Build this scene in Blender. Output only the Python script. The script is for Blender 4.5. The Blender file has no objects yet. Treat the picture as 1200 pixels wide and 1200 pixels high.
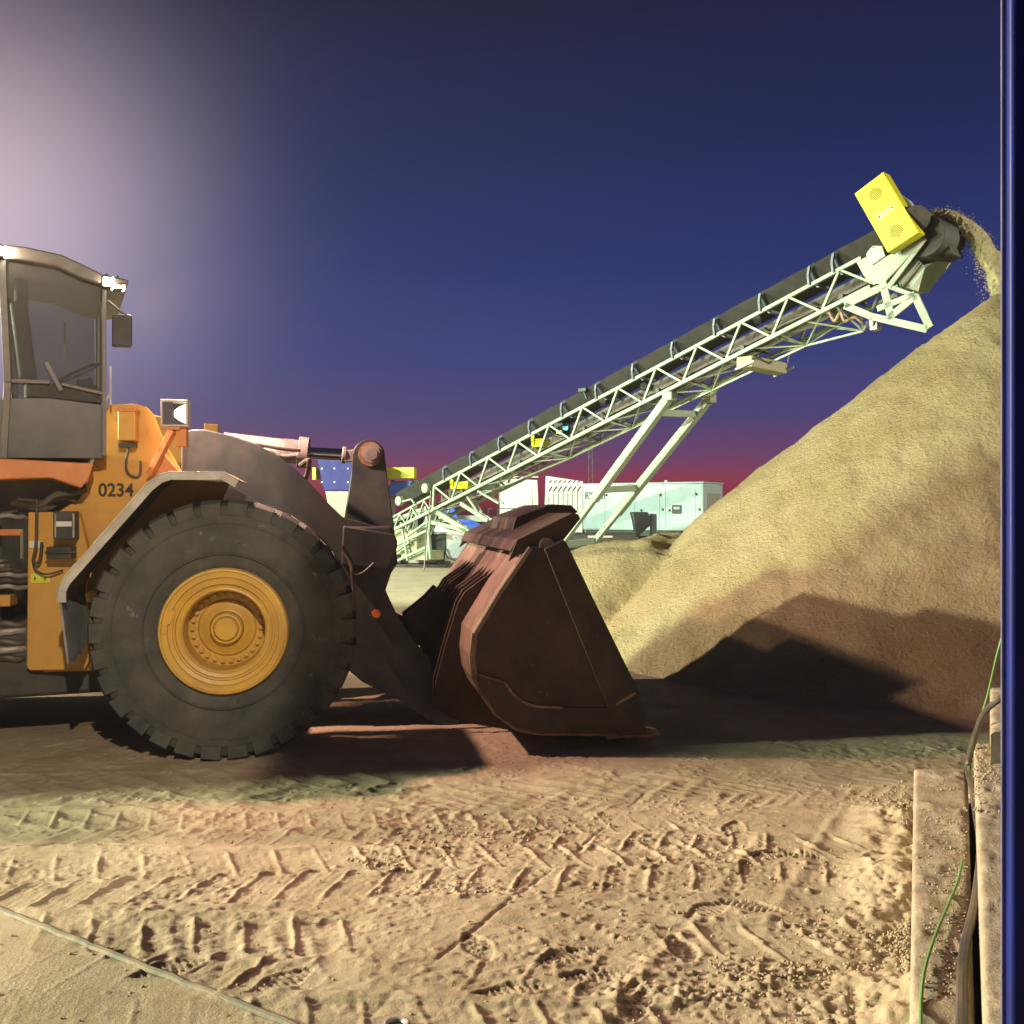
import bpy, math, random
import numpy as np
from math import radians, sin, cos, pi, sqrt
from mathutils import Vector, Matrix

random.seed(7)
rng = np.random.default_rng(11)
scene = bpy.context.scene
COL = scene.collection
CAMZ = 1.8

# ------------------------------------------------------------------ helpers
def lin(c):
    return tuple(((v/255.0)/12.92 if v/255.0 <= 0.04045 else ((v/255.0+0.055)/1.055)**2.4) for v in c)

def W(px, py, Y):
    """point seen in direction px,py at distance Y"""
    return Vector(((px-600)/1200*Y, Y, CAMZ-(py-600)/1200*Y))

class Frame:
    """vertical-plane frame: local x forward, y lateral (away), z up"""
    def __init__(s, ox, oy, a):
        s.o = (ox, oy); s.a = a; s.ca = cos(a); s.sa = sin(a)
    def at(s, px, py, ly):
        u = (px-600)/1200
        lx = (u*(s.o[1]+ly*s.ca)-s.o[0]+ly*s.sa)/(s.ca-u*s.sa)
        t = s.o[1]+lx*s.sa+ly*s.ca
        return Vector((lx, ly, CAMZ-(py-600)/1200*t))
    def xz(s, pts, ly):
        return [(p.x, p.z) for p in (s.at(a, b, ly) for a, b in pts)]

class MB:
    def __init__(s): s.v = []; s.f = []
    def add(s, vs, fs):
        n = len(s.v); s.v += [tuple(v) for v in vs]; s.f += [tuple(i+n for i in f) for f in fs]; return s
    def box(s, c, size, rot=None):
        hx, hy, hz = size[0]/2, size[1]/2, size[2]/2
        vs = [Vector((x, y, z)) for x in (-hx, hx) for y in (-hy, hy) for z in (-hz, hz)]
        if rot is not None: vs = [rot @ v for v in vs]
        c = Vector(c)
        return s.add([v+c for v in vs], [(0,1,3,2),(4,6,7,5),(0,4,5,1),(2,3,7,6),(0,2,6,4),(1,5,7,3)])
    def b2(s, lo, hi):
        return s.box([(a+b)/2 for a, b in zip(lo, hi)], [abs(b-a) for a, b in zip(lo, hi)])
    def bar(s, p0, p1, w, h=None, up=(0,0,1)):
        h = h or w; p0 = Vector(p0); p1 = Vector(p1); d = p1-p0; L = d.length
        if L < 1e-6: return s
        x = d/L; up = Vector(up)
        if abs(x.dot(up)) > 0.98: up = Vector((0,1,0))
        y = up.cross(x).normalized(); z = x.cross(y)
        m = Matrix((x, y, z)).transposed()
        return s.box((p0+p1)/2, (L, w, h), m)
    def tube(s, pts, r, n=10, cap=True):
        pts = [Vector(p) for p in pts]; rs = r if isinstance(r, (list, tuple)) else [r]*len(pts)
        vs = []; fs = []; up = None
        for i, p in enumerate(pts):
            d = (pts[min(i+1, len(pts)-1)]-pts[max(i-1, 0)])
            d = d.normalized() if d.length > 1e-9 else Vector((0,0,1))
            if up is None:
                up = Vector((0,0,1)) if abs(d.z) < 0.9 else Vector((1,0,0))
            a = (up-d*up.dot(d)).normalized(); up = a; b = d.cross(a)
            for k in range(n):
                t = 2*pi*k/n; vs.append(p+(a*cos(t)+b*sin(t))*rs[i])
        for i in range(len(pts)-1):
            for k in range(n):
                k2 = (k+1) % n
                fs.append((i*n+k, i*n+k2, (i+1)*n+k2, (i+1)*n+k))
        if cap:
            fs.append(tuple(range(n-1, -1, -1))); fs.append(tuple((len(pts)-1)*n+k for k in range(n)))
        return s.add(vs, fs)
    def prism(s, poly, y0, y1):
        """polygon in x-z extruded along y"""
        n = len(poly)
        vs = [(x, y0, z) for x, z in poly]+[(x, y1, z) for x, z in poly]
        fs = [tuple(range(n)), tuple(range(2*n-1, n-1, -1))]+[(i, i+n, (i+1) % n+n, (i+1) % n) for i in range(n)]
        return s.add(vs, fs)
    def sheet(s, line, th, y0, y1):
        """open polyline in x-z with thickness, extruded along y"""
        P = [Vector((a, b)) for a, b in line]; off = []
        for i in range(len(P)):
            d = P[min(i+1, len(P)-1)]-P[max(i-1, 0)]; d.normalize(); off.append(P[i]+Vector((d.y, -d.x))*th)
        for i in range(len(P)-1):
            s.prism([tuple(P[i]), tuple(P[i+1]), tuple(off[i+1]), tuple(off[i])], y0, y1)
        return s
    def lathe(s, prof, n=48, c=(0,0,0), closed=False):
        """profile (r, y) around local y axis"""
        vs = []; fs = []; m = len(prof)
        for k in range(n):
            t = 2*pi*k/n
            for r, y in prof: vs.append((c[0]+r*cos(t), c[1]+y, c[2]+r*sin(t)))
        rng_ = range(m) if closed else range(m-1)
        for k in range(n):
            k2 = (k+1) % n
            for j in rng_:
                j2 = (j+1) % m
                fs.append((k*m+j, k*m+j2, k2*m+j2, k2*m+j))
        return s.add(vs, fs)
    def disc(s, c, r, y0, y1, n=20):
        return s.prism([(c[0]+r*cos(2*pi*k/n), c[1]+r*sin(2*pi*k/n)) for k in range(n)], y0, y1)
    def build(s, name, mat, parent=None, bevel=0, smooth=True, angle=32, label=None):
        me = bpy.data.meshes.new(name); me.from_pydata(s.v, [], s.f); me.update()
        import bmesh
        bm = bmesh.new(); bm.from_mesh(me); bmesh.ops.recalc_face_normals(bm, faces=bm.faces); bm.to_mesh(me); bm.free()
        me.materials.append(mat)
        if smooth:
            me.polygons.foreach_set('use_smooth', [True]*len(me.polygons))
            me.set_sharp_from_angle(angle=radians(angle))
        o = bpy.data.objects.new(name, me); COL.objects.link(o)
        if parent: o.parent = parent
        if bevel:
            b = o.modifiers.new('Bevel', 'BEVEL'); b.width = bevel; b.segments = 2; b.limit_method = 'ANGLE'; b.angle_limit = radians(40)
            b.harden_normals = False
        if label: o['label'] = label
        return o

def empty(name, loc=(0,0,0), rz=0, parent=None):
    o = bpy.data.objects.new(name, None); COL.objects.link(o); o.location = loc; o.rotation_euler = (0,0,rz)
    if parent: o.parent = parent
    return o
def tag(o, label=None, cat=None, group=None, kind=None):
    if label: o['label'] = label
    if cat: o['category'] = cat
    if group: o['group'] = group
    if kind: o['kind'] = kind
    return o
def text(name, body, mat, size, parent, loc, rot, ext=0.002, sx=1.0):
    c = bpy.data.curves.new(name, 'FONT'); c.body = body; c.size = size; c.extrude = ext; c.offset = size*.022; c.align_x = 'CENTER'; c.align_y = 'CENTER'
    t = bpy.data.objects.new(name+'_tmp', c); COL.objects.link(t)
    bpy.context.view_layer.update()
    me = bpy.data.meshes.new_from_object(t.evaluated_get(bpy.context.evaluated_depsgraph_get()))
    bpy.data.objects.remove(t); me.materials.clear(); me.materials.append(mat)
    o = bpy.data.objects.new(name, me); COL.objects.link(o); o.parent = parent; o.location = loc; o.rotation_euler = rot; o.scale = (sx,1,1)
    return o

# value noise in numpy
_tab = rng.random((256, 256))
def vnoise(x, y, seed=0):
    x = x+seed*17.31; y = y+seed*9.77
    xi = np.floor(x).astype(int); yi = np.floor(y).astype(int); fx = x-xi; fy = y-yi
    fx = fx*fx*(3-2*fx); fy = fy*fy*(3-2*fy)
    a = _tab[xi & 255, yi & 255]; b = _tab[(xi+1) & 255, yi & 255]; c = _tab[xi & 255, (yi+1) & 255]; d = _tab[(xi+1) & 255, (yi+1) & 255]
    return (a*(1-fx)+b*fx)*(1-fy)+(c*(1-fx)+d*fx)*fy-0.5
def fbm(x, y, f, o=4, seed=0, g=0.5):
    s = 0; a = 1
    for i in range(o):
        s = s+a*vnoise(x*f, y*f, seed+i*3); f *= 2.03; a *= g
    return s
def sstep(a, b, x):
    t = np.clip((x-a)/(b-a), 0, 1); return t*t*(3-2*t)
def grid_mesh(name, xs, ys, Z, mat, parent=None):
    nx, ny = len(xs), len(ys); XX, YY = np.meshgrid(xs, ys)
    co = np.stack([XX, YY, Z], -1).reshape(-1, 3).astype(np.float32)
    i = np.arange(nx*ny).reshape(ny, nx)
    q = np.stack([i[:-1, :-1], i[:-1, 1:], i[1:, 1:], i[1:, :-1]], -1).reshape(-1, 4).astype(np.int32)
    me = bpy.data.meshes.new(name); me.vertices.add(len(co)); me.vertices.foreach_set('co', co.ravel())
    me.loops.add(q.size); me.loops.foreach_set('vertex_index', q.ravel())
    me.polygons.add(len(q)); me.polygons.foreach_set('loop_start', np.arange(0, q.size, 4, dtype=np.int32))
    me.polygons.foreach_set('loop_total', np.full(len(q), 4, dtype=np.int32))
    me.polygons.foreach_set('use_smooth', np.ones(len(q), dtype=bool))
    me.update(); me.validate(); me.materials.append(mat)
    o = bpy.data.objects.new(name, me); COL.objects.link(o)
    if parent: o.parent = parent
    return o

# ------------------------------------------------------------------ materials
def mat(name, col, rough=0.6, metal=0.0, col2=None, nscale=6, namt=0.5, bump=0.0, bscale=60, dust=None, dustamt=0.0, spec=0.5,
        coat=0, scratch=None, rvar=0.15, detail=8, edge=(0.42, 0.6), dscale=2.5, bdist=0.01, speck=None):
    m = bpy.data.materials.new(name); m.use_nodes = True; nt = m.node_tree; N = nt.nodes; L = nt.links
    bs = N['Principled BSDF']; bs.inputs['Roughness'].default_value = rough; bs.inputs['Metallic'].default_value = metal
    bs.inputs['Specular IOR Level'].default_value = spec; bs.inputs['Coat Weight'].default_value = coat
    tc = N.new('ShaderNodeTexCoord'); src = tc.outputs['Object']
    def noise(scale, det=detail, r=0.6):
        n = N.new('ShaderNodeTexNoise'); n.inputs['Scale'].default_value = scale; n.inputs['Detail'].default_value = det
        n.inputs['Roughness'].default_value = r; L.new(src, n.inputs['Vector']); return n.outputs['Fac']
    def ramp(fac, a, b):
        r = N.new('ShaderNodeMapRange'); r.inputs['From Min'].default_value = a; r.inputs['From Max'].default_value = b
        L.new(fac, r.inputs['Value']); return r.outputs['Result']
    def mix(fac, a, b):
        x = N.new('ShaderNodeMix'); x.data_type = 'RGBA'
        if hasattr(fac, 'node'): L.new(fac, x.inputs['Factor'])
        else: x.inputs['Factor'].default_value = fac
        for k, v in ((6, a), (7, b)):
            if hasattr(v, 'node'): L.new(v, x.inputs[k])
            else: x.inputs[k].default_value = (*v[:3], 1)
        return x.outputs[2]
    def mul(a, k):
        q = N.new('ShaderNodeMath'); q.operation = 'MULTIPLY'; L.new(a, q.inputs[0]); q.inputs[1].default_value = k; return q.outputs[0]
    base = col
    if col2 is not None:
        base = mix(mul(ramp(noise(nscale), edge[0], edge[1]), namt*2 if namt < .5 else 1), col, col2)
    if scratch is not None:
        base = mix(ramp(noise(nscale*4, 10, 0.75), 0.62, 0.68), base, scratch)
    if speck is not None:
        base = mix(mul(ramp(noise(16, 4, .85), .60, .70), .7), base, speck)
    if dust is not None:
        base = mix(mul(ramp(noise(dscale, 9, 0.65), 0.35, 0.75), dustamt), base, dust)
    if hasattr(base, 'node'): L.new(base, bs.inputs['Base Color'])
    else: bs.inputs['Base Color'].default_value = (*base[:3], 1)
    rr = N.new('ShaderNodeMapRange'); rr.inputs['To Min'].default_value = max(0.02, rough-rvar); rr.inputs['To Max'].default_value = min(1, rough+rvar)
    L.new(noise(nscale*2.3), rr.inputs['Value']); L.new(rr.outputs['Result'], bs.inputs['Roughness'])
    if bump:
        bp = N.new('ShaderNodeBump'); bp.inputs['Strength'].default_value = bump; bp.inputs['Distance'].default_value = bdist
        L.new(noise(bscale, 6, 0.7), bp.inputs['Height']); L.new(bp.outputs['Normal'], bs.inputs['Normal'])
    return m
def emis(name, col, st):
    m = bpy.data.materials.new(name); m.use_nodes = True; b = m.node_tree.nodes['Principled BSDF']
    b.inputs['Base Color'].default_value = (*col, 1); b.inputs['Emission Color'].default_value = (*col, 1); b.inputs['Emission Strength'].default_value = st
    return m

DUST = (0.36, 0.27, 0.17)
M = {}
M['sand'] = mat('sand', (0.43, 0.342, 0.238), 0.95, col2=(0.34, 0.262, 0.172), nscale=1.7, bump=0.6, bscale=85, bdist=0.012, spec=0.15, dust=(0.47, 0.38, 0.275), dustamt=.6, dscale=5, speck=(.20, .15, .10))
M['pile'] = mat('pile_sand', (0.51, 0.455, 0.265), 0.95, col2=(0.43, 0.37, 0.20), nscale=.8, bump=1.0, bscale=17, bdist=0.07, spec=0.1, scratch=(0.36, .28, .14), detail=14, speck=(.20, .15, .075))
M['yellow'] = mat('loader_yellow', (0.64, 0.33, 0.045), 0.42, col2=(0.57, 0.28, 0.04), nscale=3, bump=.08, dust=(.30, .21, .12), dustamt=0.5, scratch=(0.34, .18, .06))
M['orange'] = mat('orange_paint', (0.66, 0.22, 0.05), 0.4, col2=(0.55, 0.17, 0.035), nscale=3, dust=DUST, dustamt=0.25)
M['rubber'] = mat('tyre_rubber', (0.038, 0.042, 0.042), 0.8, col2=(0.075, 0.073, 0.066), nscale=2.2, bump=.5, bscale=30, scratch=(.22, .20, .17), dust=(0.16, .15, .13), dustamt=0.5, dscale=3.5, spec=.3)
M['arm'] = mat('dark_grey_paint', (0.034, 0.040, 0.043), 0.5, col2=(0.055, 0.060, 0.060), nscale=2.5, bump=.08, dust=(0.13, .125, .11), dustamt=0.35, spec=.35)
M['grey'] = mat('fender_grey', (0.20, 0.205, 0.19), 0.5, col2=(0.14, 0.14, 0.13), nscale=4, dust=DUST, dustamt=0.5)
M['bucket'] = mat('worn_bucket_steel', (0.050, 0.034, 0.027), 0.55, metal=0.15, col2=(0.022, 0.019, 0.019), nscale=2.6, bump=.35, bscale=18, scratch=(0.30, .22, .17), dust=(0.14, .075, .042), dustamt=0.45, dscale=1.8, spec=.35)
M['bucketback'] = mat('dusty_bucket_back', (0.22, 0.155, 0.12), 0.6, col2=(0.15, 0.105, 0.08), nscale=3.2, bump=.2, bscale=25, scratch=(0.3, .22, .17), dust=(0.30, .21, .15), dustamt=0.5, dscale=1.8, spec=.3)
M['worn'] = mat('worn_bright_edge', (0.22, 0.13, 0.085), 0.45, metal=0.4, col2=(0.10, 0.055, 0.035), nscale=6, bump=.3, bscale=30)
M['steel'] = mat('dusty_steel', (0.38, 0.35, 0.335), 0.45, metal=0.25, col2=(0.26, 0.23, 0.215), nscale=5, bump=.1)
M['chrome'] = mat('chrome_rod', (0.7, 0.7, 0.72), 0.12, metal=1.0, rvar=.05)
M['dark'] = mat('dark_parts', (0.025, 0.025, 0.027), 0.6, col2=(0.05, .045, .04), nscale=6, dust=(.14, .11, .08), dustamt=.35)
M['black'] = mat('black_plastic', (0.015, 0.016, 0.02), 0.5)
M['hose'] = mat('rubber_hose', (0.035, 0.03, 0.028), 0.5, dust=DUST, dustamt=.35)
M['white'] = mat('white_panel', (0.68, 0.69, 0.66), 0.5, col2=(0.6, 0.6, 0.56), nscale=1.5, namt=.3, dust=(.5, .42, .3), dustamt=.25)
M['cyanw'] = mat('pale_enclosure', (0.46, 0.57, 0.56), 0.45, col2=(0.41, 0.51, 0.51), nscale=1.2, dust=(.5, .45, .35), dustamt=.2)
M['truss'] = mat('pale_truss_paint', (0.25, 0.31, 0.235), 0.5, col2=(0.20, 0.25, 0.185), nscale=1.5, dust=(.42, .38, .27), dustamt=.35)
M['belt'] = mat('conveyor_belt', (0.022, 0.022, 0.022), 0.75, col2=(0.035, .034, .03), nscale=3, dust=(.12, .10, .07), dustamt=.25)
M['belt2'] = mat('return_belt', (0.10, 0.095, 0.085), 0.8, col2=(0.055, .05, .045), nscale=1.4, dust=(.2, .17, .12), dustamt=.5)
M['bright'] = mat('safety_yellow', (0.60, 0.57, 0.0), 0.45, col2=(0.53, 0.50, 0.0), nscale=1.5, rvar=.08)
M['blue'] = mat('blue_paint', (0.006, 0.007, 0.13), 0.6, col2=(0.005, 0.006, 0.10), nscale=1.5, spec=.3)
M['lblue'] = mat('light_blue_paint', (0.05, 0.13, 0.62), 0.45, col2=(0.05, 0.11, 0.5), nscale=1.5)
M['post'] = mat('blue_container_paint', (0.008, 0.013, 0.16), 0.5, col2=(0.006, 0.010, 0.10), nscale=4, bump=.15, bscale=120, bdist=.001, scratch=(.06, .06, .12), spec=.25)
M['inner'] = mat('dark_seal', (0.01, 0.011, 0.018), 0.6)
M['concrete'] = mat('sandy_concrete', (0.40, 0.34, 0.27), 0.9, col2=(0.27, 0.215, 0.16), nscale=7, bump=.7, bscale=70, scratch=(0.13, .10, .07), dust=(0.46, .35, .22), dustamt=.6, dscale=6, spec=.2)
M['green'] = mat('green_cable', (0.13, 0.27, 0.08), 0.5)
M['joint'] = mat('rubber_joint', (0.13, 0.125, 0.09), 0.7, col2=(0.24, .19, .12), nscale=9, bump=.3)
M['mattex'] = M['sand']
M['paper'] = mat('label_paper', (0.6, 0.6, 0.55), 0.6)
M['ylab'] = mat('yellow_label', (0.62, 0.60, 0.06), 0.5)
M['ink'] = mat('black_ink', (0.02, 0.018, 0.015), 0.6)
M['blab'] = mat('blue_label', (0.05, 0.25, 0.5), 0.5)
M['amber'] = mat('amber_lens', (0.95, 0.22, 0.05), 0.25)
M['lamp'] = emis('lamp_lit', (1.0, 0.86, 0.66), 160)
M['lampsoft'] = emis('lamp_reflector', (1.0, 0.92, 0.80), 2.2)
M['brown'] = mat('rusty_pin', (0.36, 0.24, 0.16), 0.6, col2=(0.2, .1, .05), nscale=12)

def glass_mat():
    m = bpy.data.materials.new('glare_cab_glass'); m.use_nodes = True; nt = m.node_tree; N = nt.nodes; L = nt.links
    N.clear(); out = N.new('ShaderNodeOutputMaterial'); tr = N.new('ShaderNodeBsdfTransparent'); tr.inputs[0].default_value = (.72, .76, .75, 1)
    gl = N.new('ShaderNodeBsdfGlossy'); gl.inputs['Roughness'].default_value = .25; gl.inputs[0].default_value = (.06, .06, .06, 1)
    df = N.new('ShaderNodeBsdfDiffuse'); df.inputs[0].default_value = (.30, .26, .26, 1)  # pinkish diffuse layer paints lamp glare over the panes
    fr = N.new('ShaderNodeFresnel'); fr.inputs[0].default_value = 1.45
    m1 = N.new('ShaderNodeMixShader'); L.new(fr.outputs[0], m1.inputs[0]); L.new(tr.outputs[0], m1.inputs[1]); L.new(gl.outputs[0], m1.inputs[2])
    n = N.new('ShaderNodeTexNoise'); n.inputs['Scale'].default_value = 1.6; n.inputs['Detail'].default_value = 8
    tc = N.new('ShaderNodeTexCoord'); L.new(tc.outputs['Object'], n.inputs['Vector'])
    r = N.new('ShaderNodeMapRange'); r.inputs['To Min'].default_value = .05; r.inputs['To Max'].default_value = .30; L.new(n.outputs['Fac'], r.inputs['Value'])
    m2 = N.new('ShaderNodeMixShader'); L.new(r.outputs[0], m2.inputs[0]); L.new(m1.outputs[0], m2.inputs[1]); L.new(df.outputs[0], m2.inputs[2])
    L.new(m2.outputs[0], out.inputs[0]); return m
M['glass'] = glass_mat()

# ------------------------------------------------------------------ ground
def seg_coords(X, Y, p0, p1):
    dx, dy = p1[0]-p0[0], p1[1]-p0[1]; L = sqrt(dx*dx+dy*dy); dx /= L; dy /= L
    u = (X-p0[0])*dx+(Y-p0[1])*dy; v = -(X-p0[0])*dy+(Y-p0[1])*dx
    return u, v, L
def ground_h(X, Y):
    near = sstep(9.5, 7.5, Y)*sstep(-7, -5, X)*sstep(5, 3.5, X)
    h = 0.012*fbm(X, Y, 0.9, 4, 1)+0.010*fbm(X, Y, 4.5, 4, 5)
    # smooth patches
    sm = 1-0.85*np.clip(np.exp(-(((X-1.80)/.50)**2+((Y-5.7)/.75)**2)**2)+np.exp(-(((X-1.08)/.22)**2+((Y-4.35)/.45)**2)**2), 0, 1)
    rough = sstep(-.12, .25, fbm(X, Y, 1.3, 3, 9))
    h = h+near*sm*(0.004+0.006*rough)*fbm(X, Y, 16, 4, 20, 0.55)
    # ridged wrinkles
    r = 1-np.abs(fbm(X*1.0, Y*1.9, 5.5, 3, 31))*3.2
    h = h+near*sm*0.006*np.clip(r, 0, 1)**3*sstep(-.05, .2, fbm(X, Y, 1.1, 2, 44))
    # tyre tracks : (p0, p1, halfwidth, pitch, depth, kind)
    tracks = [((-5.6, 3.5), (3.2, 3.35), .36, .21, .020, 0), ((-5.6, 4.25), (3.0, 4.1), .37, .22, .022, 0), ((-5.2, 4.75), (2.2, 5.35), .37, .22, .021, 0),
              ((-5.4, 5.9), (2.6, 5.75), .33, .19, .018, 0), ((-5.0, 5.25), (1.6, 6.9), .34, .24, .016, 1), ((-5.6, 6.5), (-.3, 6.85), .36, .30, .026, 1),
              ((-1.1, 6.1), (2.9, 6.75), .28, .13, .012, 1), ((-4.2, 4.02), (-.4, 4.32), .17, .14, .016, 2), ((.3, 3.2), (2.0, 6.6), .14, .08, .011, 2), ((-2.9, 6.7), (.9, 4.9), .15, .09, .010, 2)]
    for k, (p0, p1, hw, pt, dp, kd) in enumerate(tracks):
        u, v, L = seg_coords(X, Y, p0, p1)
        wob = .05*fbm(X, Y, 1.2, 2, 60+k); v = v+wob+.015*fbm(X, Y, 7, 2, 90+k)
        u = u+.02*fbm(X, Y, 6, 2, 70+k)
        msk = sstep(hw*1.08, hw*.95, np.abs(v))*sstep(0, .5, u)*sstep(L, L-.5, u)*sstep(-.34, -.12, fbm(X, Y, .8, 3, 50+k))
        if kd == 0:       # pads outlined by thin squeezed-up ridges
            v = v+.012*fbm(X, Y, 3.5, 3, 77+k); u = u+.014*fbm(X, Y, 4.0, 3, 71+k)
            side = np.where(v > 0, 0.5, 0.0); q = (u+.30*np.abs(v))/pt+side
            zz = .03*np.sin(u*2*pi/pt); fr = np.abs(q-np.round(q))*pt
            wv = .011+.006*fbm(X, Y, 5, 2, 320+k)
            pat = np.maximum(np.exp(-(fr/wv)**2), np.exp(-((v-zz)/wv)**2)); pat = np.maximum(pat, .8*np.exp(-((np.abs(v)-hw*.97)/wv)**2))
            pat = pat*(.75+.9*fbm(X, Y, 9, 3, 301+k)); pat = pat+.25*np.clip(fbm(X, Y, 24, 3, 330+k), 0, 1)*(pat > .25)-.10*np.clip(np.sin(q*2*pi*5), 0, 1)*(pat < .2)
        elif kd == 1:
            q = (u+.9*np.abs(v))/pt; fr = np.abs(q-np.round(q))*pt; pat = np.exp(-(fr/(.22*pt))**2)
        else:
            q = (u+.3*v)/pt; fr = np.abs(q-np.round(q))*pt; pat = np.exp(-(fr/(.20*pt))**2)*np.exp(-(((np.abs(v)*3.1/hw) % 1-.5)/.42)**4)
        brk = .45+.55*sstep(-.4, -.05, fbm(X, Y, 3.2, 3, 80+k))
        h = h+near*msk*dp*.62*(pat*brk-.55)
        berm = np.exp(-((np.abs(v)-hw*1.08)/.035)**2)*sstep(0, .5, u)*sstep(L, L-.5, u)*sstep(-.25, .1, fbm(X, Y, 2.6, 3, 66+k))
        h = h+near*.009*berm*(1+.9*fbm(X, Y, 14, 2, 33))
    # small lumpy crust
    h = h+near*sm*.0065*np.clip(fbm(X, Y, 26, 3, 210, .6), 0, 1)*sstep(-.05, .2, fbm(X, Y, 2.1, 3, 220))*2
    # mat surface pattern (left bottom) beyond the joint line
    u, v, L = seg_coords(X, Y, (-2.30, 4.62), (-.78, 3.60))
    mm = sstep(-.02, -.06, v)*sstep(-.15, .1, fbm(X, Y, 1.5, 2, 120)+.12)
    h = h*(1-.75*sstep(0, -.05, v)*sstep(6, 5, Y))
    h = h+mm*.0016*(np.sign(np.sin(u*2*pi/.038))*np.sign(np.sin(v*2*pi/.038)))*(.6+fbm(X, Y, 3, 2, 9))
    h = h+near*sstep(.42, .0, .388*Y-X)*.10*np.clip(.35+2.0*fbm(X, Y, 1.6, 2, 4)+.5*fbm(X, Y, 13, 3, 6), 0, 1.4)*sstep(6.5, 6.1, Y)
    # straight joints
    for p0, p1, w_, d_ in (((.85, 6.55), (-.52, 3.65), .009, .010), ((-1.0, 6.85), (-2.9, 5.25), .009, .010), ((-2.45, 4.85), (-1.75, 5.35), .008, .010)):
        u, v, L = seg_coords(X, Y, p0, p1)
        h = h-d_*np.exp(-(v/w_)**2)*sstep(-.02, .03, u)*sstep(L+.02, L-.03, u)*sstep(-.35, .05, fbm(X, Y, 2.3, 2, 140))
    return h
xs = np.concatenate([[-120, -50, -30, -20, -14, -10, -8, -6.5, -5.5], np.arange(-4.9, 3.6, .0095), [3.8, 4.2, 5, 6.5, 8.5, 11, 15, 20, 30, 50, 120]])
ys = np.concatenate([[-30, -15, -8, -4, -1, 1, 2], np.arange(2.7, 8.4, .0095), np.arange(8.45, 13, .06), np.arange(13.2, 30, .4), [31, 34, 38, 45, 55, 70, 100, 150, 300]])
XX, YY = np.meshgrid(xs, ys)
H = ground_h(XX, YY)
H = H*(sstep(30, 12, np.abs(YY))*.9+.1)
dense = (YY > 2.7) & (YY < 8.4) & (XX > -4.9) & (XX < 3.55)
def stamp(cx, cy, r, fn):
    ix = np.searchsorted(xs, [cx-r, cx+r]); iy = np.searchsorted(ys, [cy-r, cy+r])
    sl = (slice(iy[0], iy[1]), slice(ix[0], ix[1]))
    if H[sl].size: H[sl] += fn(XX[sl]-cx, YY[sl]-cy)
def clods(n, cx, cy, sx, sy, r0, r1, hh):
    for i in range(n):
        x = random.gauss(cx, sx); y = random.gauss(cy, sy); r = random.uniform(r0, r1)*random.uniform(.6, 1); a = random.random()*pi; e = random.uniform(.5, 1)
        def fn(dx, dy, r=r, a=a, e=e):
            p = (dx*cos(a)+dy*sin(a))/r; q = (-dx*sin(a)+dy*cos(a))/(r*e)
            return hh*r*np.clip(1-(p*p+q*q), 0, 1)**.7
        stamp(x, y, r*1.1, fn)
def gp(px, py):
    Y = CAMZ*1200/(py-600); return (px-600)/1200*Y, Y
for px, py, n, sx, sy in ((540, 1045, 90, .16, .07), (510, 985, 160, .25, .2), (620, 975, 160, .25, .2), (440, 1010, 60, .12, .1), (760, 940, 60, .35, .12),
                          (650, 1030, 40, .3, .15), (905, 1140, 160, .17, .05), (800, 1165, 120, .15, .05), (1040, 960, 160, .07, .25), (1045, 1060, 200, .08, .2),
                          (990, 1090, 260, .16, .2), (960, 1170, 320, .28, .15), (730, 1110, 120, .35, .2), (300, 960, 60, .8, .3), (120, 930, 40, .6, .3), (860, 1000, 120, .3, .25), (700, 1060, 160, .4, .3)):
    cx, cy = gp(px, py); clods(n, cx, cy, sx, sy, .007, .024, .55)
for i in range(2200):
    clods(1, random.uniform(-4.8, 3.4), random.uniform(3, 8.2), 0, 0, .006, .014, .55)
# footprints
for px, py, ang in ((860, 970, 70), (905, 1000, 20), (830, 1065, 40), (700, 1140, 10), (665, 1120, 30), (800, 1110, 95), (930, 1000, -20), (600, 1160, 15), (200, 1135, 30), (330, 1150, 50), (990, 1180, 60), (560, 1110, 110), (745, 1170, 80), (880, 1060, 150)):
    cx, cy = gp(px, py); a = radians(ang)
    def fn(dx, dy, a=a):
        p = dx*cos(a)+dy*sin(a); q = -dx*sin(a)+dy*cos(a)
        d = np.sqrt((p/.15)**2+(q/(.052+.012*np.cos(p*22)))**2)
        ins = sstep(1.05, .92, d)
        return -.010*ins+.004*ins*np.sign(np.sin(p*2*pi/.028+np.abs(q)*40))+.005*np.exp(-((d-1.15)/.12)**2)*(.5+fbm(dx, dy, 22, 2, 3))
    stamp(cx, cy, .26, fn)
# wheel rut bulge under tyre & settle everything slightly below 0 under objects
ground = grid_mesh('ground', xs, ys, H, M['sand'])
tag(ground, 'sandy yard ground with tyre tracks and footprints', None, None, 'structure')

# joint strip between the mats, lower left
mb = MB(); a0 = gp(-40, 1052); a1 = gp(350, 1206); pts = []
for i in range(30):
    t = i/29; x = a0[0]+(a1[0]-a0[0])*t; y = a0[1]+(a1[1]-a0[1])*t
    pts.append((x+.004*sin(i*1.7), y, .004+.003*sin(i*2.3)))
mb.tube(pts, .016, 8)
tag(mb.build('joint_strip', M['joint']), 'dark rubber strip lying between ground mats in the lower left', 'joint strip')
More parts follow.
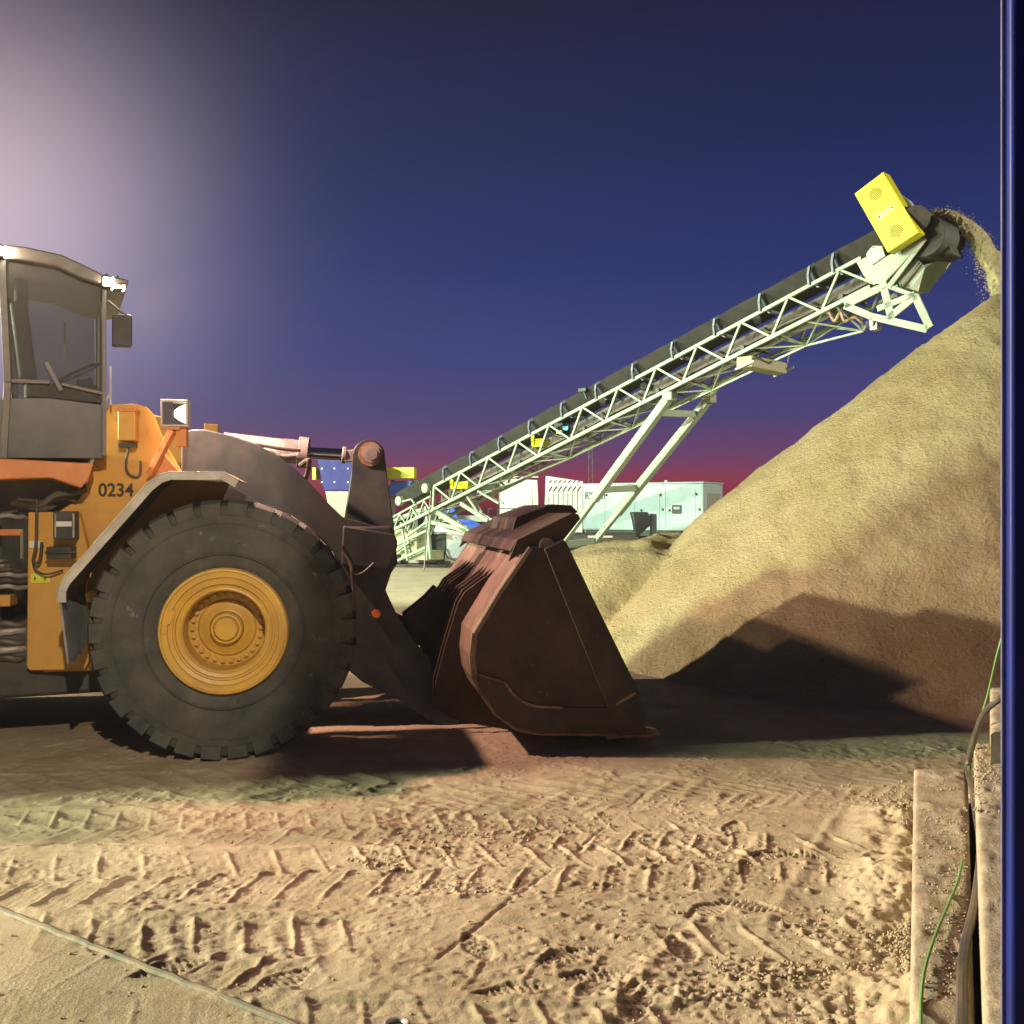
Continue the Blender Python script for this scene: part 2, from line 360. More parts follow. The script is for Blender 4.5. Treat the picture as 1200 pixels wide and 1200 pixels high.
# mat lock ring
cx, cy = gp(465, 1204)
ro = empty('lock_ring', (cx, cy, .004)); tag(ro, 'small steel lock ring with dark centre set in the sandy mat', 'lock ring')
mb = MB(); n = 28
prof = [(.046, 0), (.046, .010), (.040, .014), (.030, .012), (.026, .002)]
for k in range(n):
    for r, z in prof: mb.v.append((r*cos(2*pi*k/n), r*sin(2*pi*k/n), z))
for k in range(n):
    for j in range(4): mb.f.append((k*5+j, k*5+j+1, ((k+1) % n)*5+j+1, ((k+1) % n)*5+j))
mb.build('rim', mat('ring_steel', (.35, .34, .33), .4, metal=.6), ro)
MB().add([(.027*cos(2*pi*k/20), .027*sin(2*pi*k/20), .003) for k in range(20)]+[(.027*cos(2*pi*k/20), .027*sin(2*pi*k/20), -.01) for k in range(20)],
         [tuple(range(20)), tuple(range(39, 19, -1))]+[(k, (k+1) % 20, (k+1) % 20+20, k+20) for k in range(20)]).build('plug', M['black'], ro)
# loose clods as real lumps (one mass nobody could count)
mb = MB()
def lump(c, r):
    ph = (1+sqrt(5))/2
    V = [(-1,ph,0),(1,ph,0),(-1,-ph,0),(1,-ph,0),(0,-1,ph),(0,1,ph),(0,-1,-ph),(0,1,-ph),(ph,0,-1),(ph,0,1),(-ph,0,-1),(-ph,0,1)]
    Fc = [(0,11,5),(0,5,1),(0,1,7),(0,7,10),(0,10,11),(1,5,9),(5,11,4),(11,10,2),(10,7,6),(7,1,8),(3,9,4),(3,4,2),(3,2,6),(3,6,8),(3,8,9),(4,9,5),(2,4,11),(6,2,10),(8,6,7),(9,8,1)]
    s = r/1.9
    mb.add([(c[0]+x*s*random.uniform(.7, 1.25), c[1]+y*s*random.uniform(.7, 1.25), c[2]+z*s*random.uniform(.5, 1)) for x, y, z in V], Fc)
for px, py, n, sx, sy in ((540, 1045, 60, .16, .06), (510, 985, 90, .25, .2), (620, 975, 60, .25, .2), (1044, 960, 320, .07, .30), (1046, 1060, 300, .07, .22),
                          (1000, 1100, 160, .14, .2), (960, 1170, 240, .28, .15), (905, 1140, 90, .17, .05), (440, 1010, 40, .1, .08), (760, 940, 40, .35, .12), (860, 1000, 60, .3, .25), (700, 1080, 80, .5, .3)):
    cx, cy = gp(px, py)
    for i in range(n):
        x = random.gauss(cx, sx); y = random.gauss(cy, sy)
        if x > .385*y: x = .385*y-abs(random.gauss(0, .06))
        lump((x, y, random.uniform(-.004, .006)), random.uniform(.003, .011))
for i in range(500):
    lump((random.uniform(-3.5, 2.6), random.uniform(3.2, 8), .002), random.uniform(.003, .009))
for i in range(1900):   # the drift of damp sand against the block
    y = random.uniform(3.0, 6.3); q = fbm(np.array([y]), np.array([3.3]), 1.6, 2, 4)[0]; wd = max(.02, .10+.22*q); d = abs(random.gauss(0, wd)); x = .388*y-d
    hh = max(0, wd*.9-d*.55)
    lump((x, y, hh*random.uniform(.3, 1)), random.uniform(.003, .0095))
tag(mb.build('sand_clods', M['sand'], angle=75), 'crumbs and clods of damp sand scattered over the ground', 'sand', None, 'stuff')

# ------------------------------------------------------------------ sand pile
px_ = np.arange(-2.2, 22, .055); py_ = np.arange(8.4, 30, .055)
PX, PY = np.meshgrid(px_, py_)
A = np.array([6.9, 14.6, 4.95]); B = np.array([9.9, 20.5, 6.25]); s_ = .782
hp = np.full(PX.shape, -9.0)
for t in np.linspace(0, 1, 25):
    c = A*(1-t)+B*t
    hp = np.maximum(hp, c[2]-s_*np.sqrt((PX-c[0])**2+(PY-c[1])**2+.02))
lumpH = np.minimum(2.7-.62*np.sqrt((PX-3.1)**2+(PY-16.6)**2), 1.12+.20*(PX-1.1)+.10*fbm(PX, PY, 1.2, 3, 7))
base = hp.copy()
k = .10
gro = np.exp(-((lumpH-hp)/.16)**2)*sstep(.25, .7, hp); hp = np.maximum(hp, lumpH)-.15*gro
# concave scoop near foot and drifts
hp = hp+.10*fbm(PX, PY, .55, 4, 2)*sstep(0, 1, hp+.3)+.028*fbm(PX, PY, 5, 4, 8, .6)+.018*fbm(PX, PY, 17, 2, 12, .6)+.05*np.clip(fbm(PX, PY, 8, 2, 31)-.22, 0, 1)
toe = sstep(.9, 0, hp)*sstep(-.8, 0, hp); hp = hp+.16*toe*(fbm(PX, PY, 2.2, 4, 15)+.15)+.05*fbm(PX*3, PY*.8, 1.2, 3, 41)*sstep(.3, 1.5, hp)
hp = np.maximum(hp, -.25)
pile = grid_mesh('sand_pile', px_, py_, hp, M['pile'])
tag(pile, 'tall heap of coarse yellow sand under the conveyor head', 'sand pile')

# ------------------------------------------------------------------ wheel loader
YAW = radians(10)
LF = Frame(-2.08, 7.40, YAW)
LD = empty('wheel_loader', (-2.08, 7.40, 0), YAW)
tag(LD, 'large orange wheel loader with its dark bucket lowered towards the sand pile', 'wheel loader')
RZ = .94
M['rim'] = mat('rim_yellow', (0.66, 0.39, 0.05), 0.42, col2=(0.58, 0.33, 0.045), nscale=4, bump=.08, dust=(.34, .25, .15), dustamt=.45)
def make_wheel(x, y0, side=1):
    w = empty('wheel', (x, y0, RZ), 0, LD)
    if side < 0: w.rotation_euler = (0, 0, pi)
    t = MB(); R = .924
    t.lathe([(.42, .02), (.50, -.012), (.62, -.035), (.74, -.035), (.80, -.02), (.835, -.012), (.84, 0), (R-.02, .03), (R, .08), (R+.005, .375), (R, .67), (R-.02, .72), (.80, .77), (.62, .785), (.42, .73), (.40, .4)], 96)
    for r in (.56, .775): t.lathe([(r-.006, -.030 if r < .76 else -.022), (r-.003, -.042 if r < .76 else -.032), (r+.003, -.042 if r < .76 else -.032), (r+.006, -.030 if r < .76 else -.022)], 96)
    nl = 30
    for sd in (0, 1):
        for k in range(nl):
            a = 2*pi*(k+.5*sd)/nl; da = 2*pi/nl*.39; sk = .16*(1 if sd == 0 else -1)
            ya, yb = (-.008, .40) if sd == 0 else (.36, .765)
            pr = []
            for yy, r0, r1, sh in ((ya, .815, .925, 0), (ya+(.06 if sd == 0 else 0), .88, .952, 0), (yb-(.06 if sd else 0), .88, .952, sk), (yb, .88 if sd == 0 else .815, .952 if sd == 0 else .93, sk)):
                j = random.uniform(-.004, .004)
                for aa, rr in ((-da, r0), (da, r0), (da*.9, r1+j), (-da*.9, r1+j)):
                    an = a+aa+sh; pr.append((rr*cos(an), yy, rr*sin(an)))
            f = [(0,1,2,3), (15,14,13,12)]
            for i in range(3):
                for q in range(4): f.append((i*4+q, (i+1)*4+q, (i+1)*4+(q+1) % 4, i*4+(q+1) % 4))
            t.add(pr, f)
    t.build('tyre', M['rubber'], w, bevel=.012)
    r = MB()
    r.lathe([(.46, .03), (.458, -.03), (.448, -.048), (.436, -.050), (.43, -.038), (.41, -.034), (.392, -.036), (.386, -.018), (.360, -.010), (.352, -.020), (.342, -.018), (.336, .004), (.312, .012), (.300, .008), (.290, .018), (.286, .05), (.283, .235), (.27, .245), (.215, .245), (.20, .225), (.165, .215), (.150, .200), (.125, .192), (.120, .30)], 96)
    for k in range(26):
        a = 2*pi*k/26; r.disc((.246*cos(a), .246*sin(a)), .017, .212, .25, 8)
    r.box((-.372, -.022, .11), (.035, .03, .10), Matrix.Rotation(.3, 3, 'Y'))
    r.box((-.405, -.04, .02), (.03, .016, .05))
    r.build('rim', M['rim'], w)
    h = MB(); h.lathe([(.122, .21), (.118, .150), (.108, .136), (.094, .134), (.090, .142), (.086, .122), (.078, .112), (.0005, .110)], 48)
    h.build('hub_cap', M['rim'], w)
    return w
make_wheel(0, 0); make_wheel(0, 2.95, -1); wr_ = make_wheel(-3.34, -.41); wr_.rotation_euler = (0, 0, radians(14)); wr_ = make_wheel(-4.06, 2.45, -1); wr_.rotation_euler = (0, 0, pi+radians(14))

# fender
P = lambda pts, ly: LF.xz(pts, ly)
fl = P([(280, 563), (262, 553), (230, 553), (200, 553), (186, 557), (172, 568), (150, 593), (110, 638), (74, 679), (68, 692), (68, 706)], -.03)
fe = MB().sheet(fl, -.012, -.03, .74)
fen = fe.build('fender', M['grey'], LD)
MB().sheet(fl, -.058, -.050, -.0305).sheet(fl, .004, -.06, .05).build('edge_lip', mat('lip_lit_grey', (.55, .55, .50), .4, col2=(.42, .40, .36), nscale=6, dust=DUST, dustamt=.35), fen, bevel=.003)  # lamplit fender rim put into the paler lip colour
ff = P([(170, 590), (215, 600), (130, 680), (118, 712)], .70)
MB().prism(P([(190, 560), (270, 565), (255, 600), (200, 610), (140, 690), (130, 706), (100, 706), (110, 660)], .74), .74, .76).build('fender_bracket', M['yellow'], LD)
f2 = LF.at(69, 706, -.03); f3 = LF.at(75, 778, -.03)
fp = MB(); n = 9
rag = [0, .02, -.01, .03, .015, .05, .06, .10, .12]
vs = []
for i in range(n):
    t = i/(n-1); y = -.03+t*.70
    vs += [(f2.x, y, f2.z+.02), (f3.x+.02, y, f3.z+rag[i]*1.2), (f2.x+.014, y, f2.z+.02), (f3.x+.034, y, f3.z+rag[i]*1.2)]
fs = [(0,1,3,2), (n*4-4, n*4-2, n*4-1, n*4-3)]
for i in range(n-1):
    a, b = i*4, i*4+4
    fs += [(a, b, b+1, a+1), (a+2, a+3, b+3, b+2), (a, a+2, b+2, b), (a+1, b+1, b+3, a+3)]
M['flap'] = mat('mud_flap_rubber', (0.24, 0.26, 0.29), .7, col2=(.16, .17, .19), nscale=5, dust=DUST, dustamt=.2)
fp.add(vs, fs).build('mud_flap', M['flap'], LD)

# front frame tower
tw = MB()
tow = P([(120, 486), (122, 478), (130, 474), (158, 473), (172, 477), (180, 486), (192, 518), (212, 552), (240, 590), (262, 660), (240, 745), (190, 770), (130, 770), (100, 740), (96, 640), (62, 603), (72, 597), (92, 585), (103, 565), (110, 540)], .86)
tw.prism(tow, .86, .93); tw.prism(tow, 1.87, 1.94)
tower = tw.build('loader_tower', M['yellow'], LD, bevel=.008)
text('fleet_number', '0234', M['ink'], .145, tower, LF.at(136, 575, .857), (pi/2, 0, 0), .001, .92)
fr = MB(); fr.prism(P([(33, 600), (92, 600), (102, 640), (104, 776), (99, 785), (35, 786), (31, 782)], .76), .76, .86)
fr.b2((LF.at(40, 0, .8).x, .86, .55), (LF.at(240, 0, .8).x, 1.95, 1.2))
frame = fr.build('articulation_frame', M['yellow'], LD, bevel=.008)
MB().b2(tuple(LF.at(36, 672, .752)), tuple(LF.at(59, 683, .757))).build('warning_label', M['ylab'], frame)
MB().b2(tuple(LF.at(34, 634, .752)), tuple(LF.at(50, 642, .757))).build('warning_label', M['paper'], frame)
for a, b in (((37, 674), (45, 682)), ((49, 675), (57, 682))):
    p = LF.at((a[0]+b[0])/2, (a[1]+b[1])/2, .75)
    MB().prism([(p.x-.012, p.z-.02), (p.x, p.z+.02), (p.x+.012, p.z-.018), (p.x+.004, p.z)], .748, .751).build('warning_symbol', M['ink'], frame)
# electrical cabinet
eb = MB(); p0 = LF.at(62, 632, .62); p1 = LF.at(93, 599, .76); eb.b2((p0.x, .62, p0.z), (p1.x, .76, p1.z))
cab_ = eb.build('switch_box', M['dark'], LD, bevel=.006)
q0 = LF.at(65, 617, .614); q1 = LF.at(84, 611, .618); MB().b2(tuple(q0), tuple(q1)).build('label_plate', M['paper'], cab_)
q0 = LF.at(64, 630, .612); q1 = LF.at(66, 602, .62); MB().b2((q0.x, .612, q0.z), (q1.x, .62, q1.z)).build('cover_trim', M['steel'], cab_); MB().b2((LF.at(85, 0, .61).x, .612, q0.z), (LF.at(87, 0, .61).x, .62, q1.z)).build('cover_trim', M['steel'], cab_)
MB().b2(tuple(LF.at(54, 655, .60)), tuple(LF.at(90, 640, .76))).b2(tuple(LF.at(52, 649, .58)), tuple(LF.at(90, 646, .60))).build('valve_block', M['dark'], LD, bevel=.005)
def hose(pts, r, name='hose', m='hose', par=None):
    # catmull
    V = [Vector(p) for p in pts]; out = []
    for i in range(len(V)-1):
        a = V[max(i-1, 0)]; b = V[i]; c = V[i+1]; d = V[min(i+2, len(V)-1)]
        for k in range(7):
            t = k/7; out.append(.5*((2*b)+(-a+c)*t+(2*a-5*b+4*c-d)*t*t+(-a+3*b-3*c+d)*t**3))
    out.append(V[-1]); return MB().tube(out, r, 8).build(name, M[m], par)
L_ = lambda px, py, ly: LF.at(px, py, ly)
hose([L_(43, 585, .7), L_(43, 605, .7), L_(42, 640, .7), L_(39, 655, .7), L_(42, 660, .68), L_(47, 655, .7), L_(49, 635, .7)], .012, par=LD)
hose([L_(38, 655, .72), L_(42, 668, .72), L_(55, 673, .7), L_(74, 668, .72)], .008, par=LD)
hose([L_(15, 590, .8), L_(45, 592, .7), L_(65, 580, .72), L_(85, 578, .75), L_(100, 574, .84)], .024, par=LD)
hose([L_(20, 585, .8), L_(50, 588, .8), L_(75, 584, .8), L_(90, 588, .84)], .016, par=LD)
hose([L_(152, 521, .80), L_(148, 538, .82), L_(149, 553, .84), L_(158, 559, .84), L_(164, 556, .85), L_(165, 540, .85)], .010, par=LD)
# boxes and lamp on the tower
bx = MB(); a = L_(138, 516, .70); b = L_(163, 483, .86); bx.b2((a.x, .70, a.z), (b.x, .86, b.z)); 
bo = bx.build('sensor_box', M['yellow'], LD, bevel=.008)
MB().b2((a.x-.01, .69, b.z-.01), (b.x+.01, .86, b.z+.012)).build('box_lid', M['orange'], bo)
MB().box(L_(150, 522, .80), (.13, .08, .03)).build('cable_gland', M['dark'], LD)
br = MB(); br.bar(L_(176, 556, .72), L_(203, 503, .60), .05, .055); br.prism(P([(182, 556), (212, 556), (193, 532)], .74), .72, .86)
br.bar(L_(198, 502, .60), L_(212, 502, .60), .10, .03)
br.build('lamp_bracket', M['orange'], LD, bevel=.005)
a = L_(206, 523, .58); b = L_(221, 500, .70)
MB().b2((a.x, .58, a.z), (b.x, .70, b.z)).build('lamp_mount', M['orange'], LD, bevel=.004)
# headlamp : open housing facing forward
def headlamp(c, w, h, dpt, lit=True):
    e = MB(); x0, z0 = c.x, c.z
    for lo, hi in (((-dpt/2, -w/2, h/2-.018), (dpt/2, w/2, h/2)), ((-dpt/2, -w/2, -h/2), (dpt/2, w/2, -h/2+.012)), ((-dpt/2, w/2-.012, -h/2+.012), (dpt/2, w/2, h/2-.018)), ((-dpt/2, -w/2, -h/2+.012), (-dpt/2+.012, w/2-.012, h/2-.018)), ((dpt/2-.016, -w/2, -h/2+.012), (dpt/2+.0, w/2-.0125, h/2-.018))):
        e.b2([c[i]+lo[i] for i in range(3)], [c[i]+hi[i] for i in range(3)])
    o = e.build('headlamp', mat('lamp_housing', (.62, .58, .5), .5, dust=DUST, dustamt=.4), LD, bevel=.003)
    MB().b2((x0-dpt/2+.014, c.y+w/2-.03, z0-h/2+.014), (x0+dpt/2-.018, c.y+w/2-.014, z0+h/2-.02)).build('inner_panel', mat('lamp_inner', (.10, .095, .11), .25), o)
    MB().b2((x0-dpt/2+.016, c.y-w/2+.002, z0-h/2+.0125), (x0-.01, c.y-w/2+.006, z0+h/2-.0185)).build('front_glass', bpy.data.materials['lamp_inner'], o)
    g = MB(); n = 16
    vs = [c+Vector((dpt*.40-.07*(1-(r/3)**2)*1.4, -w*.1+r/3*w*.36*cos(2*pi*k/n), r/3*h*.38*sin(2*pi*k/n))) for r in range(1, 4) for k in range(n)]
    fs = [tuple(range(n))]+[(r*n+k, r*n+(k+1) % n, (r+1)*n+(k+1) % n, (r+1)*n+k) for r in range(2) for k in range(n)]
    g.add(vs, fs).build('lamp_lens', M['lampsoft'], o)
    return o
headlamp(L_(206, 485, .62), .17, .205, .20)
a = L_(240, 505, 1.9); b = L_(258, 499, 2.05); MB().b2((a.x, 1.85, a.z-.05), (b.x, 2.05, b.z)).build('far_lamp_mount', M['yellow'], LD, bevel=.004)

# lift arms
arm = P([(212, 512), (222, 503), (240, 503), (270, 510), (300, 520), (322, 532), (342, 546), (362, 565), (385, 590), (402, 606), (425, 612), (460, 622), (466, 634), (462, 662), (452, 692), (466, 722), (476, 738), (495, 764), (512, 790), (545, 835), (535, 856), (505, 846), (470, 822), (425, 800), (395, 775), (380, 720), (365, 660), (330, 620), (280, 600), (225, 590), (212, 560)], .95)
am = MB(); am.prism(arm, .97, 1.06)
arm1 = am.build('lift_arm', M['arm'], LD, bevel=.010)
am = MB(); am.prism(arm, 1.88, 1.97); am.build('lift_arm', M['arm'], LD, bevel=.010)
p = L_(441, 719, .95); MB().disc((p.x, p.z), .036, .945, .968, 20).build('reflector', M['amber'], arm1)
MB().b2((L_(404, 0, .93).x, .93, L_(0, 655, .93).z), (L_(460, 0, .93).x, 2.0, L_(0, 618, .93).z)).build('cross_tube', M['arm'], LD, bevel=.02)
MB().prism(P([(402, 616), (462, 626), (466, 640), (455, 668), (400, 662)], .90), .90, .97).build('arm_boss', M['arm'], LD, bevel=.012)
hose([L_(404, 650, .9), L_(412, 662, .88), L_(414, 672, .88), L_(424, 672, .88), L_(438, 660, .9)], .010, par=LD)
hose([L_(400, 640, .9), L_(410, 660, .9), L_(414, 690, .9), L_(416, 720, .92)], .012, par=LD)
# bell crank
def arc(cx, cy, r, a0, a1, n): return [(cx+r*cos(radians(a0+(a1-a0)*i/n)), cy-r*sin(radians(a0+(a1-a0)*i/n))) for i in range(n+1)]
bc = P([(411, 560)]+arc(432, 534, 19, 175, 10, 14)+[(454, 560), (461, 610), (466, 660), (440, 700), (405, 680), (402, 620)], 1.30)
bk = MB(); bk.prism(bc, 1.30, 1.36); bk.prism(bc, 1.54, 1.60)
bell = bk.build('bell_crank', M['arm'], LD, bevel=.008)
p = L_(434, 532, 1.28)
pn = MB(); pn.disc((p.x, p.z), .105, 1.285, 1.30, 28); pn.build('pin_collar', M['brown'], bell)
pn = MB(); pn.disc((p.x+.01, p.z), .075, 1.268, 1.63, 28); pn.disc((p.x+.01, p.z), .05, 1.258, 1.27, 20); pn.build('pin', M['steel'], bell)
# bucket link from bell crank to bucket
lk = MB(); lk.bar(L_(445, 722, 1.45), L_(560, 775, 1.45), .16, .17); lk.build('bucket_link', M['arm'], LD, bevel=.02)
# tilt cylinder
a = L_(262, 520, 1.40); b = L_(352, 530, 1.40); c_ = L_(361, 531, 1.40); d = L_(402, 533, 1.40); e_ = L_(420, 534, 1.40)
cy = MB(); cy.tube([a, b], .098, 24)
u = (b-a).normalized(); cy.tube([a+u*.50, a+u*.62], .104, 24); cy.tube([b-u*.02, c_], .135, 24)
cyl = cy.build('tilt_cylinder', M['steel'], LD, bevel=.004)
MB().tube([c_-u*.02, d], .052, 20).build('rod', M['chrome'], cyl)
MB().tube([d-u*.01, d+u*.03], .075, 20).box(d+u*.10, (.18, .12, .105)).build('rod_eye', M['steel'], cyl, bevel=.008)
hose([a+Vector((.1, -.08, -.05)), a+Vector((.4, -.13, -.06)), b+Vector((-.15, -.13, -.04)), b+Vector((0, -.10, -.03))], .018, 'oil_pipe', 'steel', cyl)
for i in range(10):
    t = 2*pi*i/10; MB().tube([c_+Vector((-.03, .112*cos(t), .112*sin(t))), c_+Vector((.02, .112*cos(t), .112*sin(t)))], .014, 6).build('gland_bolt', M['dark'], cyl)
hose([L_(352, 545, 1.2), L_(362, 540, 1.1), L_(358, 560, 1.1), L_(345, 568, 1.0)], .022, par=LD)
# small pipes over the arm
hose([L_(300, 521, 1.0), L_(330, 526, 1.02), L_(352, 528, 1.05)], .014, par=LD)

# bucket ----------------------------------------------------------------
BY = -.10
side_px = [(620, 641), (640, 641), (660, 632), (664, 636), (705, 722), (747, 810), (757, 857), (725, 861), (630, 860), (605, 855), (580, 837), (562, 812), (555, 795), (552, 770), (555, 742), (564, 727), (585, 692)]
sp = P(side_px, BY)
wrap_px = [(620, 641), (585, 692), (564, 727), (555, 742), (552, 770), (555, 795), (562, 812), (580, 837), (605, 855), (630, 860), (725, 861)]
wp = P(wrap_px, BY); BW = 3.15
bk = empty('bucket', (0, 0, 0), 0, LD)
MB().prism(sp, BY, BY+.035).build('side_plate', M['bucket'], bk, bevel=.004)
MB().prism(sp, BY+BW-.035, BY+BW).build('side_plate', M['bucket'], bk, bevel=.004)
wm = MB().sheet([(x, z) for x, z in wp], -.030, BY-.012, BY+BW+.012); wm.build('bucket_shell', M['bucketback'], bk, smooth=True, angle=50)
# wear strips on the side plate
cut = P([(637, 643), (661, 633), (748, 810), (757, 857), (725, 862)], BY)
MB().prism(cut, BY-.022, BY-.0).build('side_cutter', M['bucket'], bk, bevel=.006)
low = P([(557, 792), (566, 789), (580, 796), (592, 800), (600, 812), (612, 822), (630, 828), (716, 829), (723, 859), (630, 858), (606, 853), (582, 836), (564, 811)], BY)
MB().prism(low, BY-.014, BY-.0).build('wear_plate', M['bucket'], bk, bevel=.005)
tr = MB()
for a, b in (((558, 790), (580, 796)), ((580, 796), (592, 800)), ((592, 800), (600, 812)), ((600, 812), (612, 822)), ((612, 822), (628, 828)), ((628, 828), (660, 829))):
    tr.bar(L_(a[0], a[1], BY-.014), L_(b[0], b[1], BY-.014), .012, .022)
tr.build('weld_seam', M['worn'], bk, bevel=.003)
MB().bar(L_(722, 826, BY-.024), L_(745, 812, BY-.024), .012, .022).build('weld_seam', M['worn'], bk, bevel=.003)
edge = [(x, z) for x, z in wp[3:]]
eb = MB()
for i in range(len(edge)-1):
    eb.bar((edge[i][0], BY-.004, edge[i][1]), (edge[i+1][0], BY-.004, edge[i+1][1]), .03, .020)
eb.build('shell_edge', M['worn'], bk, bevel=.003)
# cutting edge and teeth
ce = MB(); t0 = L_(725, 861, BY); t1 = L_(757, 857, BY)
ce.b2((t0.x-.1, BY, t0.z-.035), (t1.x+.06, BY+BW, t0.z)); ce.build('cutting_edge', M['worn'], bk, bevel=.008)
for k in range(9):
    y = BY+.02+k*(BW-.14)/8
    MB().prism([(t1.x-.08, t0.z+.06), (t1.x+.10, t0.z+.02), (t1.x+.14, t0.z-.03), (t1.x-.08, t0.z-.05)], y, y+.10).build('tooth', M['worn'], bk, bevel=.006)
# ribs and hinge plates on the back
for y in (.62, .80, 1.02, 1.20, 1.72, 1.90, 2.12, 2.30):
    r0 = P([(612, 648), (600, 652), (570, 675), (545, 693), (537, 706), (522, 755), (510, 800), (512, 832), (540, 846), (605, 857), (560, 800), (556, 745), (590, 690)], .62)
    MB().prism(r0, y, y+.03).build('hinge_plate', M['bucket'], bk, bevel=.004)
ear = P([(512, 688), (500, 701), (488, 711), (474, 722), (480, 745), (486, 748), (489, 738), (497, 741), (498, 748), (490, 752), (520, 800), (560, 800), (556, 720)], 1.25)
MB().prism(ear, 1.27, 1.31).build('hinge_plate', M['bucket'], bk, bevel=.004); MB().prism(ear, 1.56, 1.60).build('hinge_plate', M['bucket'], bk, bevel=.004)
# ribs running over the back upper area are plain bucket steel; raised wear band on near side
# spill guard
g_px = [(597, 659), (607, 633), (640, 617), (673, 601), (680, 603), (682, 608), (663, 632), (638, 642), (620, 642)]
gs = P(g_px, BY)
gs0 = MB().prism(gs, BY+.05, BY+.075)
gs0.build('guard_end', M['bucket'], bk, bevel=.004)
MB().prism(gs, BY+BW-.075, BY+BW-.05).build('guard_end', M['bucket'], bk, bevel=.004)
gtop = P([(600, 646), (607, 633), (640, 617), (673, 601), (681, 604), (683, 608)], BY)
MB().sheet(gtop, .018, BY+.075, BY+BW-.075).build('spill_guard', M['bucket'], bk, bevel=.003)
pc = L_(641, 639, BY+.04); MB().disc((pc.x, pc.z), .057, BY+.03, BY+.05, 24).build('guard_disc', M['bucketback'], bk)
gt = P([(594, 640), (604, 606), (645, 591), (668, 592), (676, 600), (640, 618)], .9)
MB().prism(gt, .86, .89).prism(gt, 2.1, 2.13).sheet(P([(594, 640), (604, 606), (645, 591), (668, 592), (676, 600)], .9), .018, .89, 2.1).build('centre_guard', M['bucket'], bk, bevel=.003)

# cab -------------------------------------------------------------------
CY0, CY1 = 0.0, 1.5
CYAW = radians(24); RF = Frame(-3.13, 7.85, CYAW)
_d = Vector((-3.13+2.08, 7.85-7.40)); _c, _s = cos(YAW), sin(YAW)
M['cabframe'] = mat('cab_frame', (.10, .095, .095), .45, dust=DUST, dustamt=.3)
cab = empty('cab', (_d.x*_c+_d.y*_s, -_d.x*_s+_d.y*_c, 0), CYAW-YAW, LD)
def L_(px, py, ly): return RF.at(px, py, ly)
def P(pts, ly): return RF.xz(pts, ly)
xr = L_(122, 400, CY0).x; xl = L_(6, 400, CY0).x; zt = L_(122, 335, CY0).z; zb = L_(122, 476, CY0).z
zfloor = L_(100, 537, CY0).z
roof = P([(-75, 283), (-20, 284), (30, 289), (72, 298), (100, 311), (122, 322), (151, 328), (150, 333), (120, 333), (95, 326), (66, 312), (20, 304), (-75, 300)], CY0-.05)
rf = MB().prism(roof, CY0-.05, CY1+.05).build('roof', mat('roof_grey', (.11, .10, .10), .5, dust=DUST, dustamt=.4), cab, bevel=.012)
for y in (CY0, CY1):
    pl = MB()
    pl.bar((xr, y, zt), (xr, y, zfloor+.02), .03, .03); 
    pl.bar(L_(2, 300, CY0)+Vector((0, y-CY0, 0)), L_(9, 448, CY0)+Vector((0, y-CY0, 0)), .05, .06)
    pl.bar(L_(9, 448, CY0)+Vector((0, y-CY0, 0)), L_(4, 537, CY0)+Vector((0, y-CY0, 0)), .05, .06)
    pl.bar(L_(-75, 300, CY0)+Vector((0, y-CY0, 0)), L_(-75, 537, CY0)+Vector((0, y-CY0, 0)), .06, .08)
    pl.bar(L_(10, 446, CY0)+Vector((0, y-CY0, 0)), L_(58, 448, CY0)+Vector((0, y-CY0, 0)), .035, .03)
    pl.bar(L_(72, 450, CY0)+Vector((0, y-CY0, 0)), L_(120, 461, CY0)+Vector((0, y-CY0, 0)), .03, .025)
    pl.bar(L_(54, 425, CY0)+Vector((0, y-CY0, 0)), L_(72, 458, CY0)+Vector((0, y-CY0, 0)), .03, .035)
    pl.build('side_frame', M['cabframe'], cab, bevel=.004)
pa = MB()
pan = P([(4, 466), (58, 466), (120, 474), (120, 537), (-75, 537), (-75, 455)], CY0)
pa.prism(pan, CY0+.01, CY0+.04).prism(pan, CY1-.04, CY1-.01)
M['cabpanel'] = mat('cab_panel', (.075, .072, .074), .35, col2=(.05, .05, .05), nscale=2, dust=(.2, .17, .15), dustamt=.4)
pa.b2((L_(-75, 0, CY0).x, CY0+.04, zfloor), (xr, CY1-.04, zfloor+.05))
pa.build('door_panel', M['cabpanel'], cab, bevel=.006)
wi = MB().prism(P([(10, 306), (66, 315), (118, 336), (120, 472), (60, 466), (10, 462)], CY0), CY0+.012, CY0+.020)
wi.build('window', M['glass'], cab, smooth=False)
MB().prism(P([(10, 306), (66, 315), (118, 336), (120, 472), (60, 466), (10, 462)], CY0), CY1-.02, CY1-.012).build('window', M['glass'], cab, smooth=False)
MB().b2((xr-.004, CY0+.03, zb), (xr+.004, CY1-.03, zt)).build('windscreen', M['glass'], cab, smooth=False)
se = MB(); p = L_(28, 400, .7)
se.box((p.x, CY0+.75, p.z-.02), (.13, .5, .62), Matrix.Rotation(-.12, 3, 'Y')); se.box((p.x+.28, CY0+.75, p.z-.42), (.55, .5, .14)); se.box((p.x-.02, CY0+.75, p.z+.40), (.10, .28, .20))
se.build('seat', M['dark'], cab, bevel=.03)
sc = MB(); p = L_(92, 430, .75); sc.lathe([(.17, -.012), (.19, 0), (.17, .012), (.15, 0)], 24, closed=True)
so = sc.build('steering_wheel', M['black'], cab); so.location = (p.x, CY0+.75, p.z-.05); so.rotation_euler = (radians(62), 0, radians(90))
MB().bar((p.x+.04, CY0+.75, p.z-.1), (p.x+.2, .75, zfloor+.06), .09, .12).build('steering_column', M['dark'], cab, bevel=.01)
